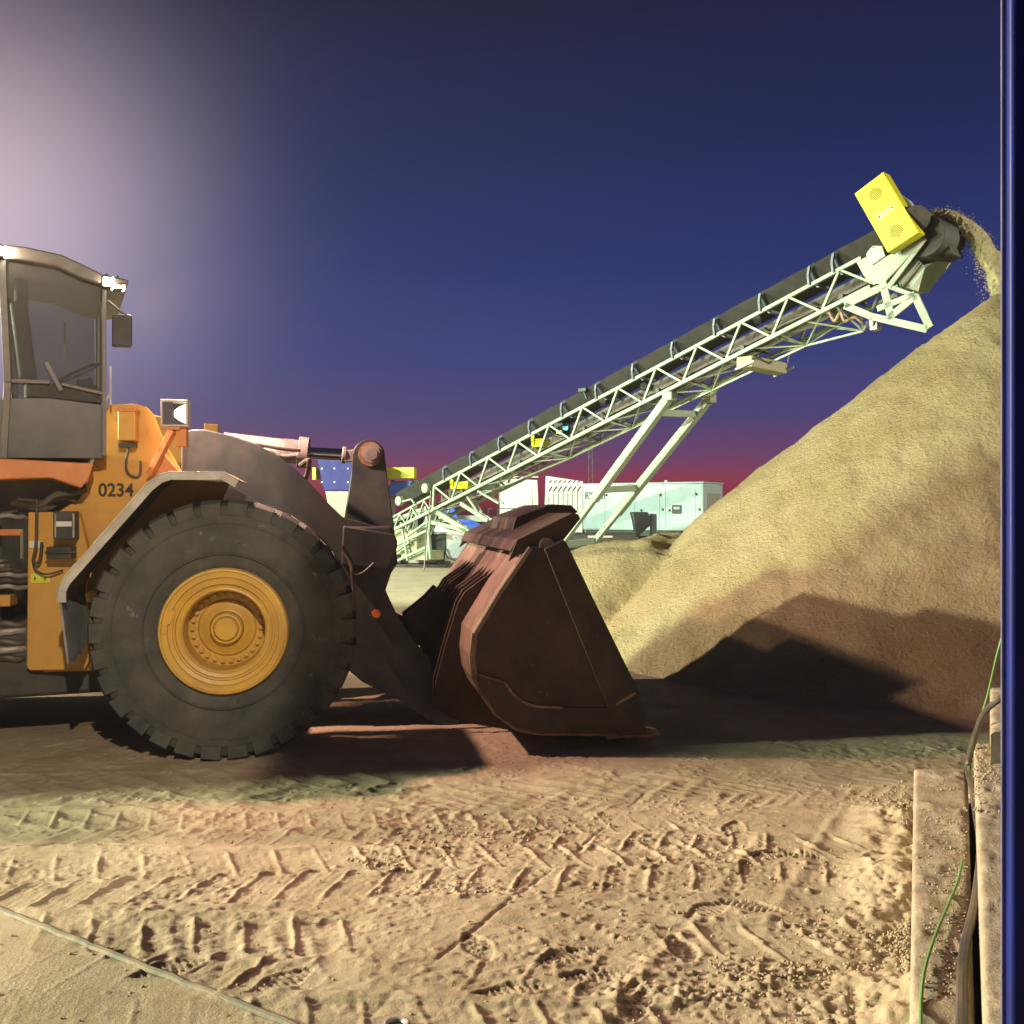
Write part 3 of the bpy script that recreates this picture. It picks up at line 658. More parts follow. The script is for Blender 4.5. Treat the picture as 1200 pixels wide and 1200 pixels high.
mi = MB().bar(L_(150, 372, -.1), L_(126, 352, 0), .02).bar(L_(148, 372, -.1), L_(148, 380, -.1), .03).box(L_(143, 388, -.1), (.14, .10, .24)); mi.build('mirror', M['dark'], cab, bevel=.01)
MB().bar(L_(76, 378, 1.3), L_(76, 424, 1.3), .02).build('grab_rail', M['steel'], cab)
MB().bar(L_(128, 462, .05), L_(122, 474, .05), .012).bar((xr+.05, .08, zb+.02), (xr+.05, .08, zb+.32), .014).build('handrail', M['steel'], cab)
# work lights on the roof
def worklight(p, w=.12, h=.085):
    b_ = MB().box(p, (.07, w, h)).bar(p+Vector((0, 0, h/2)), p+Vector((0, 0, h/2+.03)), .02).build('work_light', M['dark'], cab, bevel=.006)
    g = MB().box(p+Vector((.040, 0, 0)), (.012, w*.9, h*.85)).box(p+Vector((0, -w/2-.004, 0)), (.05, .008, h*.7)); g.build('lit_lens', M['lamp'], b_)
for px, py, ly in ((125, 332, .0), (138, 334, .12), (-1, 296, -.05)):
    worklight(L_(px, py, ly))
worklight(L_(125, 335, 1.35))
def L_(px, py, ly): return LF.at(px, py, ly)
P = lambda pts, ly: LF.xz(pts, ly)
# lower orange body band, catwalk, engine bay, hood
bd = MB().prism(RF.xz([(-75, 535), (0, 537), (110, 543), (104, 562), (95, 572), (60, 560), (0, 562), (-75, 562)], CY0-.03), CY0-.03, CY1+.03)
bd.build('cab_base', M['orange'], cab, bevel=.01)
MB().b2(tuple(L_(-80, 597, .72)), tuple(L_(41, 590, 2.0))).build('deck_plate', M['yellow'], LD, bevel=.005)
dk = MB().b2(tuple(L_(-80, 770, 1.0)), tuple(L_(40, 598, 1.9))); dk.build('engine_bay', M['dark'], LD)
pp = MB()
for (x0, x1, y0, y1, ly) in ((-60, 28, 620, 624, .80), (-40, 12, 660, 676, .82), (-40, 10, 655, 660, .86)): pp.b2(tuple(L_(x0, y1, ly)), tuple(L_(x1, y0, ly+.15)))
pp.build('bay_panel', M['grey'], LD, bevel=.01)
MB().b2(tuple(L_(-60, 712, .80)), tuple(L_(21, 695, 1.0))).build('bay_beam', M['yellow'], LD, bevel=.008)
MB().b2(tuple(L_(-60, 628, .78)), tuple(L_(28, 620, .82))).build('bay_rail', M['orange'], LD, bevel=.008)
fr_ = MB().bar(L_(-50, 625, .8), L_(26, 625, .8), .02, .04).bar(L_(26, 622, .8), L_(26, 655, .8), .02, .04); fr_.build('box_frame', M['grey'], LD, bevel=.004)
for i, py in enumerate((731, 741, 752, 762, 771)):
    hose([L_(-50, py-4, .82), L_(-20, py+3*sin(i*2), .80), L_(5, py, .79), L_(22, py+2*cos(i*3), .82), L_(34, py-3, .88)], .028, 'pipe', 'steel' if i % 2 else 'hose', LD)
for i, py in enumerate((605, 668, 674, 681, 688)):
    hose([L_(-50, py, .84), L_(-20, py+2, .82), L_(8, py-1, .80), L_(20, py+1, .84), L_(32, py, .9)], .018, 'hose', 'hose' if i % 2 else 'steel', LD)
hood = MB().prism([(-1.9, 1.35), (-1.9, 2.35), (-2.6, 2.45), (-5.0, 2.2), (-5.3, 1.9), (-5.3, .9), (-4.6, .8), (-4.4, 1.35)], .75, 2.2)
ho_ = hood.build('engine_hood', M['yellow'], LD, bevel=.05); ho_.rotation_euler = (0, 0, radians(14)); ho_.location = (0, .45, 0)
MB().b2((-5.7, .6, .55), (-4.9, 2.35, 1.35)).build('counterweight', M['yellow'], ho_, bevel=.05)
MB().b2((-5.0, .75, .36), (-.4, 2.75, .95)).build('belly_shade_box', M['dark'], ho_, bevel=.03)  # dark box added under the hull to hide and shade lit ground
MB().tube([(0, .6, RZ), (0, 2.35, RZ)], .22, 20).box((0, 1.475, RZ), (.5, .6, .55)).build('axle', M['dark'], LD)
MB().tube([(-3.5, .3, RZ), (-3.9, 1.9, RZ)], .22, 20).build('axle', M['dark'], LD)
MB().b2((-3.6, 2.35, .22), (-.9, 3.0, 1.15)).build('light_blocker', M['dark'], LD, bevel=.05)  # box added on the far side to keep floodlight off the ground
MB().prism(P([(-75, 556), (100, 556), (100, 600), (-75, 604)], 1.0), 1.0, 1.04).build('bulkhead', M['cabpanel'], LD)
MB().b2((-1.9, 1.0, .6), (1.0, 1.9, .95)).build('belly_frame', M['dark'], LD, bevel=.02)

# ------------------------------------------------------------------ conveyor
p0 = W(509, 570, 31.5); p1 = W(984, 316, 21.8)
dh = Vector((p1.x-p0.x, p1.y-p0.y)); ang = math.atan2(dh.y, dh.x)
CF = Frame(p0.x, p0.y, ang)
CV = empty('belt_conveyor', (p0.x, p0.y, 0), ang)
tag(CV, 'long pale green lattice conveyor rising from the yard to the top of the sand pile', 'conveyor')
Cc = lambda px, py, ly=0: CF.at(px, py, ly)
Lh = dh.length; z0, z1 = p0.z, p1.z; sl = (z1-z0)/Lh; pitch = Lh/11
def zt_(x): return z0+sl*x
BD = .70      # vertical distance between chords
CW = 1.15
nor = Vector((-sl, 0, 1)).normalized()
zb_ = lambda x: zt_(x)-BD
xs_, xe_ = Cc(458, 596).x, Cc(1010, 304).x
tr = MB(); tf = MB()
for mbb, y in ((tr, 0), (tf, CW)):
    mbb.bar((0 if y == 0 else 0, y, zt_(0)), (xe_, y, zt_(xe_)), .085, .085)
    mbb.bar((xs_-.3, y, zb_(xs_-.3)), (xe_+.2, y, zb_(xe_+.2)), .085, .095)
    for i in range(12):
        x = i*pitch; xb = x-.30
        if i > 0: mbb.bar((x, y, zt_(x)), (x-.42, y, zb_(x-.42)), .055, .06)
        mbb.bar((x, y, zt_(x)), (x+pitch-.42, y, zb_(x+pitch-.42)), .05, .055)
    # tail triangle
    mbb.bar((0, y, zt_(0)), (-.05, y, zb_(-.05)), .08)
    for i in range(3):
        x = -.5-i*.62; mbb.bar((x, y, zb_(x)+.42), (x-.28, y, zb_(x-.28)), .045); mbb.bar((x, y, zb_(x)+.42), (x+.32, y, zb_(x+.32)), .045)
    mbb.bar((-.2, y, zb_(-.2)+.46), (-2.2, y, zb_(-2.2)+.42), .06)
tr.build('side_truss', M['truss'], CV, bevel=.008); tf.build('side_truss', M['truss'], CV, bevel=.008)
ct = MB()
for i in range(12):
    x = i*pitch-.42; ct.bar((x, 0, zb_(x)), (x, CW, zb_(x)), .05)
    if i % 2 == 0: ct.bar((x, 0, zb_(x)), (x+pitch, CW, zb_(x+pitch)), .035)
ct.build('cross_braces', M['truss'], CV)
# under-slung tension truss
un = MB(); nodes = [Cc(585, 572, .6), Cc(668, 537, .6), Cc(741, 502, .6), Cc(835, 457, .6), Cc(945, 405, .6), Cc(1012, 388, .6)]
prev = Cc(508, 600, .6)
for nd in nodes:
    un.bar(prev, nd, .05); prev = nd
    for y in (0, CW):
        un.bar(nd, (nd.x-.35, y, zb_(nd.x-.35)), .038); un.bar(nd, (nd.x+.75, y, zb_(nd.x+.75)), .034); un.bar(nd, (nd.x-1.1, y, zb_(nd.x-1.1)), .034)
un.build('tension_truss', M['truss'], CV, bevel=.006)
# troughed belt
bl = MB(); N_ = 60; sec = [(-.06, .46), (-.03, .47), (.30, .16), (.85, .16), (1.18, .47), (1.21, .46), (.87, .12), (.28, .12)]
xh = Cc(1080, 262).x
for i in range(N_+1):
    x = -1.9+(xh+1.9)*i/N_
    sg = .02*abs(sin(pi*(x/pitch)))
    for y, dz in sec: bl.v.append((x, y, zt_(x)+dz-sg-.03))
for i in range(N_):
    for j in range(8):
        j2 = (j+1) % 8; bl.f.append((i*8+j, i*8+j2, (i+1)*8+j2, (i+1)*8+j))
bl.f += [tuple(range(8)), tuple(N_*8+k for k in range(7, -1, -1))]
bl.build('belt', M['belt'], CV)
# load of sand on the belt
ld = MB(); sec = [(.12, .34), (.45, .42), (.70, .42), (1.03, .34), (.85, .20), (.30, .20)]
for i in range(N_*2+1):
    x = -1.5+(xh+1.5)*i/(N_*2)
    for y, dz in sec: ld.v.append((x, y+random.uniform(-.01, .01), zt_(x)+dz-.06+random.uniform(-.02, .02)))
for i in range(N_*2):
    for j in range(6):
        j2 = (j+1) % 6; ld.f.append((i*6+j, i*6+j2, (i+1)*6+j2, (i+1)*6+j))
o = ld.build('sand_load', M['pile'], None); o.location = CV.location; o.rotation_euler = CV.rotation_euler
tag(o, 'ribbon of sand riding up on the black conveyor belt', 'sand', None, 'stuff')
rb = MB(); zr = lambda x: zb_(x)+.20
for i in range(34):
    x = -.6+(xh+.3)*i/33
    for y in (.12, CW-.12):
        rb.v.append((x, y, zr(x)-.03*abs(sin(x*1.3)))); rb.v.append((x, y, zr(x)-.03*abs(sin(x*1.3))-.025))
for i in range(33):
    a = i*4; b = a+4
    rb.f += [(a, b, b+2, a+2), (a+1, a+3, b+3, b+1), (a, a+1, b+1, b), (a+2, b+2, b+3, a+3)]
rb.build('return_belt', M['belt2'], CV)
# inner skirt / deck plate behind the near truss
sk = MB(); sk.add([(-.4, CW-.55, zb_(-.4)+.02), (xe_-.3, CW-.55, zb_(xe_-.3)+.02), (xe_-.3, CW-.55, zt_(xe_-.3)-.10), (-.4, CW-.55, zt_(-.4)-.10),
              (-.4, CW-.53, zb_(-.4)+.02), (xe_-.3, CW-.53, zb_(xe_-.3)+.02), (xe_-.3, CW-.53, zt_(xe_-.3)-.10), (-.4, CW-.53, zt_(-.4)-.10)],
             [(0,1,2,3), (7,6,5,4), (0,4,5,1), (1,5,6,2), (2,6,7,3), (3,7,4,0)]).build('skirt_board', M['belt2'], CV)
for i in range(12):
    x = i*pitch+.52*pitch-.1 if i < 11 else 10.9*pitch
    m_ = MB(); q = [(x, -.05, zt_(x)), (x, -.09, zt_(x)+.20), (x+.03, -.09, zt_(x)+.38), (x+.08, -.03, zt_(x)+.43), (x+.11, .02, zt_(x)+.42)]
    for a, b in zip(q[:-1], q[1:]): m_.bar(a, b, .05, .07)
    m_.tube([(x, .0, zt_(x)+.36), (x, .30, zt_(x)+.06)], .05, 10); m_.tube([(x, .32, zt_(x)+.05), (x, .83, zt_(x)+.05)], .05, 10); m_.tube([(x, .85, zt_(x)+.06), (x, 1.15, zt_(x)+.36)], .05, 10)
    m_.build('idler', mat('idler_steel', (.10, .115, .15), .5) if i == 0 else bpy.data.materials['idler_steel'], CV)
    if i % 2 == 1:
        xx = i*pitch; MB().tube([(xx, .03, zb_(xx)+.14), (xx, CW-.03, zb_(xx)+.14)], .06, 10).build('return_roller', M['dark'], CV)
# yellow guards, motor, label
for (a, b) in (((527, 573), (555, 564)), ((622, 524), (644, 514))):
    MB().b2(tuple(Cc(a[0], a[1], .35)), tuple(Cc(b[0], b[1], .6))).b2(tuple(Cc(a[0], a[1]-2, .30)), tuple(Cc(a[0]+5, b[1]-6, .35))).build('roller_guard', M['bright'], CV, bevel=.02)
mo = MB().b2(tuple(Cc(649, 512, .3)), tuple(Cc(671, 496, .7))).build('control_box', M['black'], CV, bevel=.02)
MB().b2(tuple(Cc(652, 508.5, .285)), tuple(Cc(658, 504.5, .295))).build('label_plate', M['ylab'], mo)
MB().b2(tuple(Cc(659.5, 504.5, .285)), tuple(Cc(666, 499, .295))).build('label_plate', M['blab'], mo)
MB().box(Cc(684, 457, -.05), (.28, .15, .10)).bar(Cc(684, 458, -.05), Cc(688, 468, -.05), .05).build('belt_sensor', M['black'], CV, bevel=.01)
for px, py in ((662, 486), (706, 470), (754, 452), (887, 374), (826, 398)):
    MB().tube([Cc(px, py, .3), Cc(px+1, py+3, .75)], .09, 12).build('scraper', M['dark'], CV)
# cables looped under frame
def cc_h(pts, r, name='cable'): return hose([Cc(*p) for p in pts], r, name, 'hose', CV)
cc_h([(640, 500, .2), (660, 512, .2), (700, 494, .2), (740, 480, .3), (800, 450, .3)], .02)
cc_h([(900, 385, .2), (930, 372, .25), (960, 360, .2), (985, 345, .2)], .025)
# square tray crossing under the frame
tb = MB(); a = Cc(872, 424, -.1); b = Cc(872, 424, -.1)+Vector((0, 1.5, -.02)); tb.bar(a, b, .42, .26); tb.build('return_tray', mat('tray_sandy', (.30, .28, .2), .7, dust=DUST, dustamt=.5), CV, bevel=.02)
MB().bar(Cc(862, 433, -.14), Cc(884, 423, -.14), .05).bar(Cc(907, 441, 1.42), Cc(930, 430, 1.42), .05).bar(Cc(922, 430, 1.42), Cc(925, 414, 1.3), .02).build('tray_bracket', M['truss'], CV)
# head section
hd = MB()
hd.prism(CF.xz([(1004, 307), (1024, 297), (1036, 302), (1055, 293), (1075, 280), (1086, 279), (1036, 333), (1020, 333), (1012, 322)], 0), -.03, .03)
hd.prism(CF.xz([(1040, 335), (1080, 284), (1088, 281), (1045, 338)], 0), -.06, -.031)
hd.prism(CF.xz([(1004, 307), (1024, 297), (1075, 280), (1086, 279), (1036, 333), (1012, 322)], 0), CW-.03, CW+.03)
hd.build('head_plate', M['truss'], CV, bevel=.008)
MB().prism(CF.xz([(1015, 298), (1022, 291), (1034, 288), (1038, 300), (1022, 311)], -.05), -.07, -.031).build('bearing_plate', mat('bearing_grey', (.34, .38, .33), .5), CV, bevel=.01)
MB().bar(Cc(1017, 296, -.05), Cc(1023, 289, -.05), .03).bar(Cc(1023, 289, -.05), Cc(1031, 289, -.05), .03).bar(Cc(1031, 289, -.05), Cc(1035, 296, -.05), .03).build('lift_loop', M['truss'], CV)
# head pulley with wrapped belt
pc = Cc(1084, 276, .1); 
MB().lathe([(.001, 0), (.40, 0), (.415, .03), (.415, CW-.18), (.40, CW-.15), (.001, CW-.15)], 40, c=(pc.x, .08, pc.z-.02)).build('head_pulley', M['belt'], CV)
MB().prism(CF.xz([(1080, 262), (1100, 262), (1112, 275), (1122, 300), (1098, 300), (1050, 330), (1042, 322)], .6), .35, .95).build('belt_wrap', M['belt'], CV, bevel=.05)
ch = MB(); ch.prism(CF.xz([(1048, 326), (1075, 303), (1084, 312), (1076, 345), (1056, 343)], .35), .33, .36)
ch.prism(CF.xz([(1072, 345), (1085, 308), (1122, 298), (1108, 318), (1086, 340)], 1.0), .98, 1.01)
ch.add([Cc(1084, 310, .36), Cc(1076, 345, .36), Cc(1088, 343, 1.0), Cc(1120, 300, 1.0)], [(0, 1, 2, 3)])
ch.build('discharge_chute', M['truss'], CV, bevel=0)
# triangular bracket with cut-outs
tb = MB()
def bracket(y):
    seg = [((990, 358), (1030, 338), .16), ((1030, 338), (1040, 333), .14), ((990, 358), (1022, 371), .15), ((1022, 371), (1087, 386), .15), ((1036, 337), (1045, 374), .16), ((1028, 362), (1072, 345), .13), ((1042, 372), (1074, 346), .15), ((1072, 346), (1090, 384), .16), ((1040, 335), (1076, 348), .09)]
    for a, b, w_ in seg: tb.bar(Cc(a[0], a[1], y), Cc(b[0], b[1], y), .04, w_)
bracket(-.02); bracket(CW+.02)
tb.build('head_bracket', M['truss'], CV, bevel=.006)
hose([Cc(972, 366, .0), Cc(978, 376, -.05), Cc(985, 366, -.05), Cc(990, 376, 0), Cc(1002, 372, .1), Cc(1010, 378, .2)], .035, 'cable_bundle', 'brown', CV)
MB().box(Cc(1026, 383, .3), (.18, .2, .16)).box(Cc(1022, 377, .2), (.10, .1, .2)).build('camera_unit', M['steel'], CV, bevel=.02)
# yellow drive guard
gpx = [(1001, 227), (1035, 201), (1077, 272), (1040, 296)]
gd = MB().prism(CF.xz(gpx, -.45), -.45, -.16).build('drive_guard', M['bright'], CV, bevel=.012)
ctr = Cc(1038, 249, -.45)
pl_ = MB(); u1 = (Cc(1035, 201, -.45)-Cc(1001, 227, -.45)).normalized(); v1 = (Cc(1040, 296, -.45)-Cc(1001, 227, -.45)).normalized()
pl_.bar(ctr-u1*.19-Vector((0, .006, 0)), ctr+u1*.19-Vector((0, .006, 0)), .008, .11); pl_.build('name_plate', mat('plate_cream', (.72, .62, .35), .5), gd, bevel=.002)
for s in (-1, 1): MB().box(ctr+u1*.15*s-Vector((0, .013, 0)), (.035, .006, .035)).build('bolt', M['ink'], gd)
wr = MB()
for i in range(9): wr.box(ctr+u1*(-.085+.021*i)+v1*.004*(i % 3-1)-Vector((0, .0125, 0)), (.010, .004, .03), Matrix.Rotation(random.uniform(-.5, .5), 3, 'Y'))
wr.build('plate_lettering', M['amber'], gd)
vt = MB()
for s in (-1, 1):
    for i in range(-6, 7):
        for j in range(-4, 5):
            if (i*.026)**2+(j*.033)**2 < .019:
                q = ctr+v1*(.47*s)+v1*(j*.033)+u1*(i*.026)-Vector((0, .0015, 0)); vt.box(q-Vector((0, .003, 0)), (.020, .010, .013))
vt.build('vent_holes', mat('vent_shadow', (.09, .085, .0), .6), gd, smooth=False)
MB().prism(CF.xz([(1052, 226), (1066, 235), (1074, 246), (1068, 248), (1062, 242)], .0), -.1, .1).bar(Cc(1066, 240, 0), Cc(1073, 244, 0), .03).build('motor_cover', M['cyanw'], CV, bevel=.01)
MB().tube([Cc(1074, 256, -.3), Cc(1074, 256, -.02)], .26, 20).build('gearbox', M['dark'], CV, bevel=.01)
# support legs with cross ties
lg = lambda pa, pb, y: (Cc(pa[0], pa[1], y), Cc(pb[0], pb[1], y))
legs = []
for (pa, pb, y) in (((783, 467), (676, 613), -.02), ((829, 470), (699, 632), CW+.25)):
    a, b = lg(pa, pb, y); d = (b-a); b = a+d*((a.z-.0)/(a.z-b.z))
    l = MB(); l.bar(a, a+d*.80, .20, .20); l.bar(a+d*.78, b, .15, .15)
    lo = l.build('support_leg', M['truss'], CV, bevel=.012); legs.append((a, b))
    hol = MB()
    for k in range(9):
        q = a+(b-a)*(.70+.035*k); hol.box(q-Vector((0, .078, 0)), (.035, .006, .035))
    hol.build('pin_holes', M['ink'], lo)
for t in (.07, .48, .80):
    a = legs[0][0]+(legs[0][1]-legs[0][0])*t; b = legs[1][0]+(legs[1][1]-legs[1][0])*(t*.98)
    MB().bar(a+Vector((0, .10, 0)), b-Vector((0, .10, 0)), .13, .17).build('leg_tie', M['truss'], CV, bevel=.01)
MB().box(legs[0][0]+Vector((.05, 0, .05)), (.3, .25, .22)).build('leg_joint', M['truss'], CV, bevel=.03)
MB().box(legs[1][0]+Vector((.05, 0, .05)), (.3, .25, .22)).bar(legs[1][0], (legs[1][0].x+.55, CW, zb_(legs[1][0].x+.55)), .12).build('leg_joint', M['truss'], CV, bevel=.03)
# tail: pulleys discs, chassis, axle
for px, py in ((498, 572), (467, 587)):
    c = Cc(px, py, -.15); MB().disc((c.x, c.z), .15, -.18, -.02, 24).build('tail_pulley', M['truss'], CV, bevel=.015)
MB().bar(Cc(470, 588, -.1), Cc(482, 585, -.1), .05).bar(Cc(482, 585, -.1), Cc(486, 590, -.1), .05).build('take_up_screw', M['truss'], CV)
hp_ = MB(); 
for (a, b, w_) in (((455, 612), (500, 595), .10), ((500, 597), (505, 655), .10), ((470, 612), (478, 657), .07), ((478, 628), (500, 612), .07), ((462, 640), (500, 622), .08), ((464, 658), (502, 640), .08), ((456, 652), (480, 635), .07), ((512, 600), (556, 628), .16), ((506, 612), (548, 622), .12), ((540, 590), (572, 610), .12), ((484, 602), (478, 622), .05), ((548, 582), (560, 600), .06), ((560, 575), (585, 590), .06), ((505, 592), (500, 655), .05)):
    hp_.bar(Cc(a[0], a[1], .1), Cc(b[0], b[1], .1), .08, w_)
    hp_.bar(Cc(a[0]+5, a[1], 1.2), Cc(b[0]+5, b[1], 1.2), .06, w_*.8)
hp_.build('tail_frame', M['truss'], CV, bevel=.008)
MB().b2(tuple(Cc(462, 650, .3)), tuple(Cc(505, 620, .9))).b2(tuple(Cc(470, 655, .3)), tuple(Cc(520, 645, 1.0))).build('tail_tank', mat('olive_sheet', (.24, .27, .14), .7, dust=(.5, .48, .35), dustamt=.6), CV, bevel=.02)
hose([Cc(505, 575, -.2), Cc(503, 600, -.25), Cc(499, 630, -.3), Cc(498, 655, -.4), Cc(496, 670, -.5), Cc(490, 675, -.6), Cc(483, 673, -.7), Cc(487, 671, -.5)], .022, 'hanging_cable', 'hose', CV)

# falling sand from the head (nobody could count the grains)
ar = [W(1062, 262, 21.3), W(1085, 250, 21.0), W(1103, 250, 20.9), W(1124, 263, 20.8), W(1145, 288, 20.7), W(1162, 318, 20.6), W(1172, 350, 20.5), W(1180, 400, 20.5)]
random.seed(21); V = ar; path = []
for i in range(len(V)-1):
    a = V[max(i-1, 0)]; b = V[i]; c = V[i+1]; d = V[min(i+2, len(V)-1)]
    for k in range(10):
        t = k/10; path.append(.5*((2*b)+(-a+c)*t+(2*a-5*b+4*c-d)*t*t+(-a+3*b-3*c+d)*t**3))
st = MB(); lat = Vector((sin(-ang), cos(ang), 0)); n = 18; lat = Vector((-sin(ang), cos(ang), 0))
for i, p in enumerate(path):
    d = (path[min(i+1, len(path)-1)]-path[max(i-1, 0)]).normalized(); nn = d.cross(lat).normalized(); t = i/len(path)
    wd = .42-.05*t; th = .10+.13*t
    for k in range(n):
        a = 2*pi*k/n; jr = 1+.16*(random.random()-.5)+.10*sin(i*.5+k)
        st.v.append(tuple(p+lat*(.55-.3*t)+lat*wd*cos(a)*jr+nn*th*sin(a)*jr))
for i in range(len(path)-1):
    for k in range(n):
        st.f.append((i*n+k, i*n+(k+1) % n, (i+1)*n+(k+1) % n, (i+1)*n+k))
mb = st
for i in range(9000):
    t = random.random()**.9; p = path[int(t*(len(path)-1))]; sp_ = .12+.16*t
    lump(p+lat*(.55-.3*t+random.gauss(0, .22))+Vector((random.gauss(0, .05+.8*(sp_-.12)), 0, random.gauss(-.03, .05+.8*(sp_-.12)))), random.uniform(.005, .016))
tag(st.build('falling_sand', M['pile'], smooth=False), 'stream of sand arcing off the conveyor head onto the pile', 'sand', None, 'stuff')

# ------------------------------------------------------------------ background machines
def yard(name, px, Y, rz, label, cat, group=None):
    p = W(px, 600, Y); o = empty(name, (p.x, p.y, 0), rz); tag(o, label, cat, group); return o
# generator on its trailer
A_ = W(824, 600, 35.5); B_ = W(683, 600, 38.2); gv = Vector((A_.x-B_.x, A_.y-B_.y)); ga = math.atan2(gv.y, gv.x); GL = gv.length
gn = empty('generator', (B_.x, B_.y, 0), ga); tag(gn, 'long pale generator enclosure with black latches on a dark skid behind the sand', 'generator')
zt2 = CAMZ+33.5/1200*36; zb2 = CAMZ-22/1200*36
body = MB().b2((0, 0, zb2), (GL, 1.75, zt2)).build('enclosure', M['cyanw'], gn, bevel=.03)
MB().b2((-.03, -.03, zt2+.002), (GL+.03, 1.78, zt2+.05)).build('roof_panel', M['cyanw'], gn, bevel=.01)
MB().b2((.1, .05, .35), (GL-.1, 1.7, zb2-.003)).build('skid', M['dark'], gn, bevel=.02)
def gx(px): 
    u = (px-600)/1200; return (u*B_.y-B_.x)/(cos(ga)-u*sin(ga))
def gz(px, py): return CAMZ-(py-600)/1200*(B_.y+gx(px)*sin(ga))
for (xa, xb, ya, yb) in ((712, 744, 573, 619), (747, 773, 573, 619), (776, 780, 571, 619), (783, 815, 573, 619), (687, 709, 573, 619)):
    MB().b2((gx(xa), -.016, gz(xa, yb)), (gx(xb), -.002, gz(xa, ya))).build('door', M['cyanw'], gn, bevel=.006)
for px, py in ((711, 580), (774, 580), (816, 579), (752, 598), (785, 598), (820, 597), (777, 597)):
    MB().b2((gx(px-1), -.05, gz(px, py+1.4)), (gx(px+1), -.002, gz(px, py-1.4))).build('latch', M['black'], gn, bevel=.01)
dp_ = MB().b2((gx(788), -.045, gz(788, 602)), (gx(799), -.018, gz(788, 592))).build('control_panel', M['dark'], gn, bevel=.03)
MB().b2((gx(790), -.052, gz(790, 597)), (gx(797), -.046, gz(790, 594))).build('screen', mat('screen_grey', (.45, .5, .5), .2), dp_)
vv = MB()
for k in range(9): vv.b2((GL+.001, .35+k*.13, zb2+.25), (GL+.02, .40+k*.13, zt2-.35))
vv.build('end_vent', mat('vent_tan', (.42, .38, .3), .6), gn)
nm = MB()
for (xa, ya, xb, yb) in ((686.5, 577, 708.5, 577), (686.5, 584.5, 708.5, 584.5), (686.5, 577, 686.5, 584.5), (708.5, 577, 708.5, 584.5)):
    nm.bar((gx(xa), -.02, gz(xa, ya)), (gx(xb), -.02, gz(xb, yb)), .012, .025)
nmo = nm.build('name_frame', M['ink'], gn)
for s, px in (('RT', 690.5), ('E', 705)):
    text('name_lettering', s, M['ink'], .24, gn, (gx(px), -.02, gz(px, 581)), (pi/2, 0, 0), .004, 1.1)
MB().box((gx(772), .6, zt2+.09), (.08, .08, .1)).build('roof_beacon', M['white'], gn)
# lower black trailer in front
tl = yard('skid_trailer', 676, 33, radians(-6), 'dark low trailer frame with white plate in front of the generator', 'trailer')
MB().b2((-.6, 0, .62), (1.9, 1.2, 1.12)).b2((-.9, .1, .45), (1.9, 1.1, .60)).build('chassis', M['dark'], tl, bevel=.03)
MB().b2((.35, -.01, .98), (1.15, .0, 1.04)).b2((-.5, -.012, .66), (-.35, -.001, .80)).build('marking_plate', M['paper'], tl)
MB().b2((-.6, -.02, .86), (.1, -.001, .89)).b2((-.6, -.02, .74), (.1, -.001, .77)).build('rail_strip', M['grey'], tl)
for x in (.1, 1.2): MB().disc((x, .33), .33, .0, .3, 24).build('wheel', M['rubber'], tl, bevel=.03)
# black hooded bin
bn = yard('black_bin', 751, 29, 0, 'flared black plastic hood standing at the edge of the low sand heap', 'bin')
zz = lambda py: CAMZ-(py-600)/1200*29
xx = lambda px: (px-751)/1200*29
MB().prism([(xx(740), zz(600)), (xx(759), zz(600)), (xx(763), zz(606)), (xx(762), zz(616)), (xx(746), zz(630)), (xx(743), zz(612))], 0, .5).build('hood', M['black'], bn, bevel=.03)
MB().b2((xx(749), .1, 0), (xx(758), .4, zz(628))).build('stand', M['black'], bn)
MB().b2((xx(764), .2, 0), (xx(771), .5, zz(602))).build('side_box', mat('dark_teal', (.12, .16, .17), .5), bn, bevel=.02)
# white tall tank box and louvred unit
wb = yard('white_cabinet', 609, 40, radians(4), 'plain tall white cabinet between the conveyor and the louvred unit', 'cabinet')
z1_ = CAMZ+39/1200*40
MB().prism([(-.78, 0), (.85, 0), (.70, z1_-.05), (-.72, z1_+.03)], 0, 1.3).build('body', M['white'], wb, bevel=.03)
MB().b2((-.55, -.02, 1.0), (.5, -.002, z1_-.35)).build('door', M['white'], wb, bevel=.01)
MB().b2((-.75, -.03, z1_+.045), (.73, 1.32, z1_+.10)).build('lid', M['white'], wb, bevel=.01)
lu = yard('louvred_unit', 660, 40, radians(-3), 'bright white cooling unit with a row of slanted louvres beside the generator', 'cooling unit')
MB().prism([(-.80, 0), (.76, 0), (.78, z1_-.1), (-.68, z1_+.12)], 0, 1.3).build('body', M['white'], lu, bevel=.03)
for k in range(7):
    x = -.55+k*.185
    MB().bar((x+.10, -.012, z1_-.06), (x, -.012, z1_-.16), .02, .035).bar((x+.12, -.012, z1_-.30), (x-.01, -.012, z1_-.48), .02, .045).bar((x-.01, -.012, z1_-.48), (x-.02, -.012, z1_-1.25), .012, .012).build('louvre', M['dark'], lu)
MB().b2((.80, .1, .2), (1.05, .9, z1_-.35)).build('duct', M['grey'], lu, bevel=.02)
rl = yard('hand_rail', 586, 34, 0, 'thin steel handrail just above the loader bucket', 'railing')
zr_ = lambda py: CAMZ-(py-600)/1200*34
MB().bar((-.4, 0, zr_(596)), (1.3, 0, zr_(596)), .03).bar((-.4, 0, zr_(596)), (-.4, 0, 0), .03).bar((-.06, 0, zr_(590)), (-.06, 0, 0), .09).bar((1.3, 0, zr_(596)), (1.3, 0, 0), .03).bar((-.4, 0, .9), (1.3, 0, .9), .03).build('rails', M['grey'], rl)
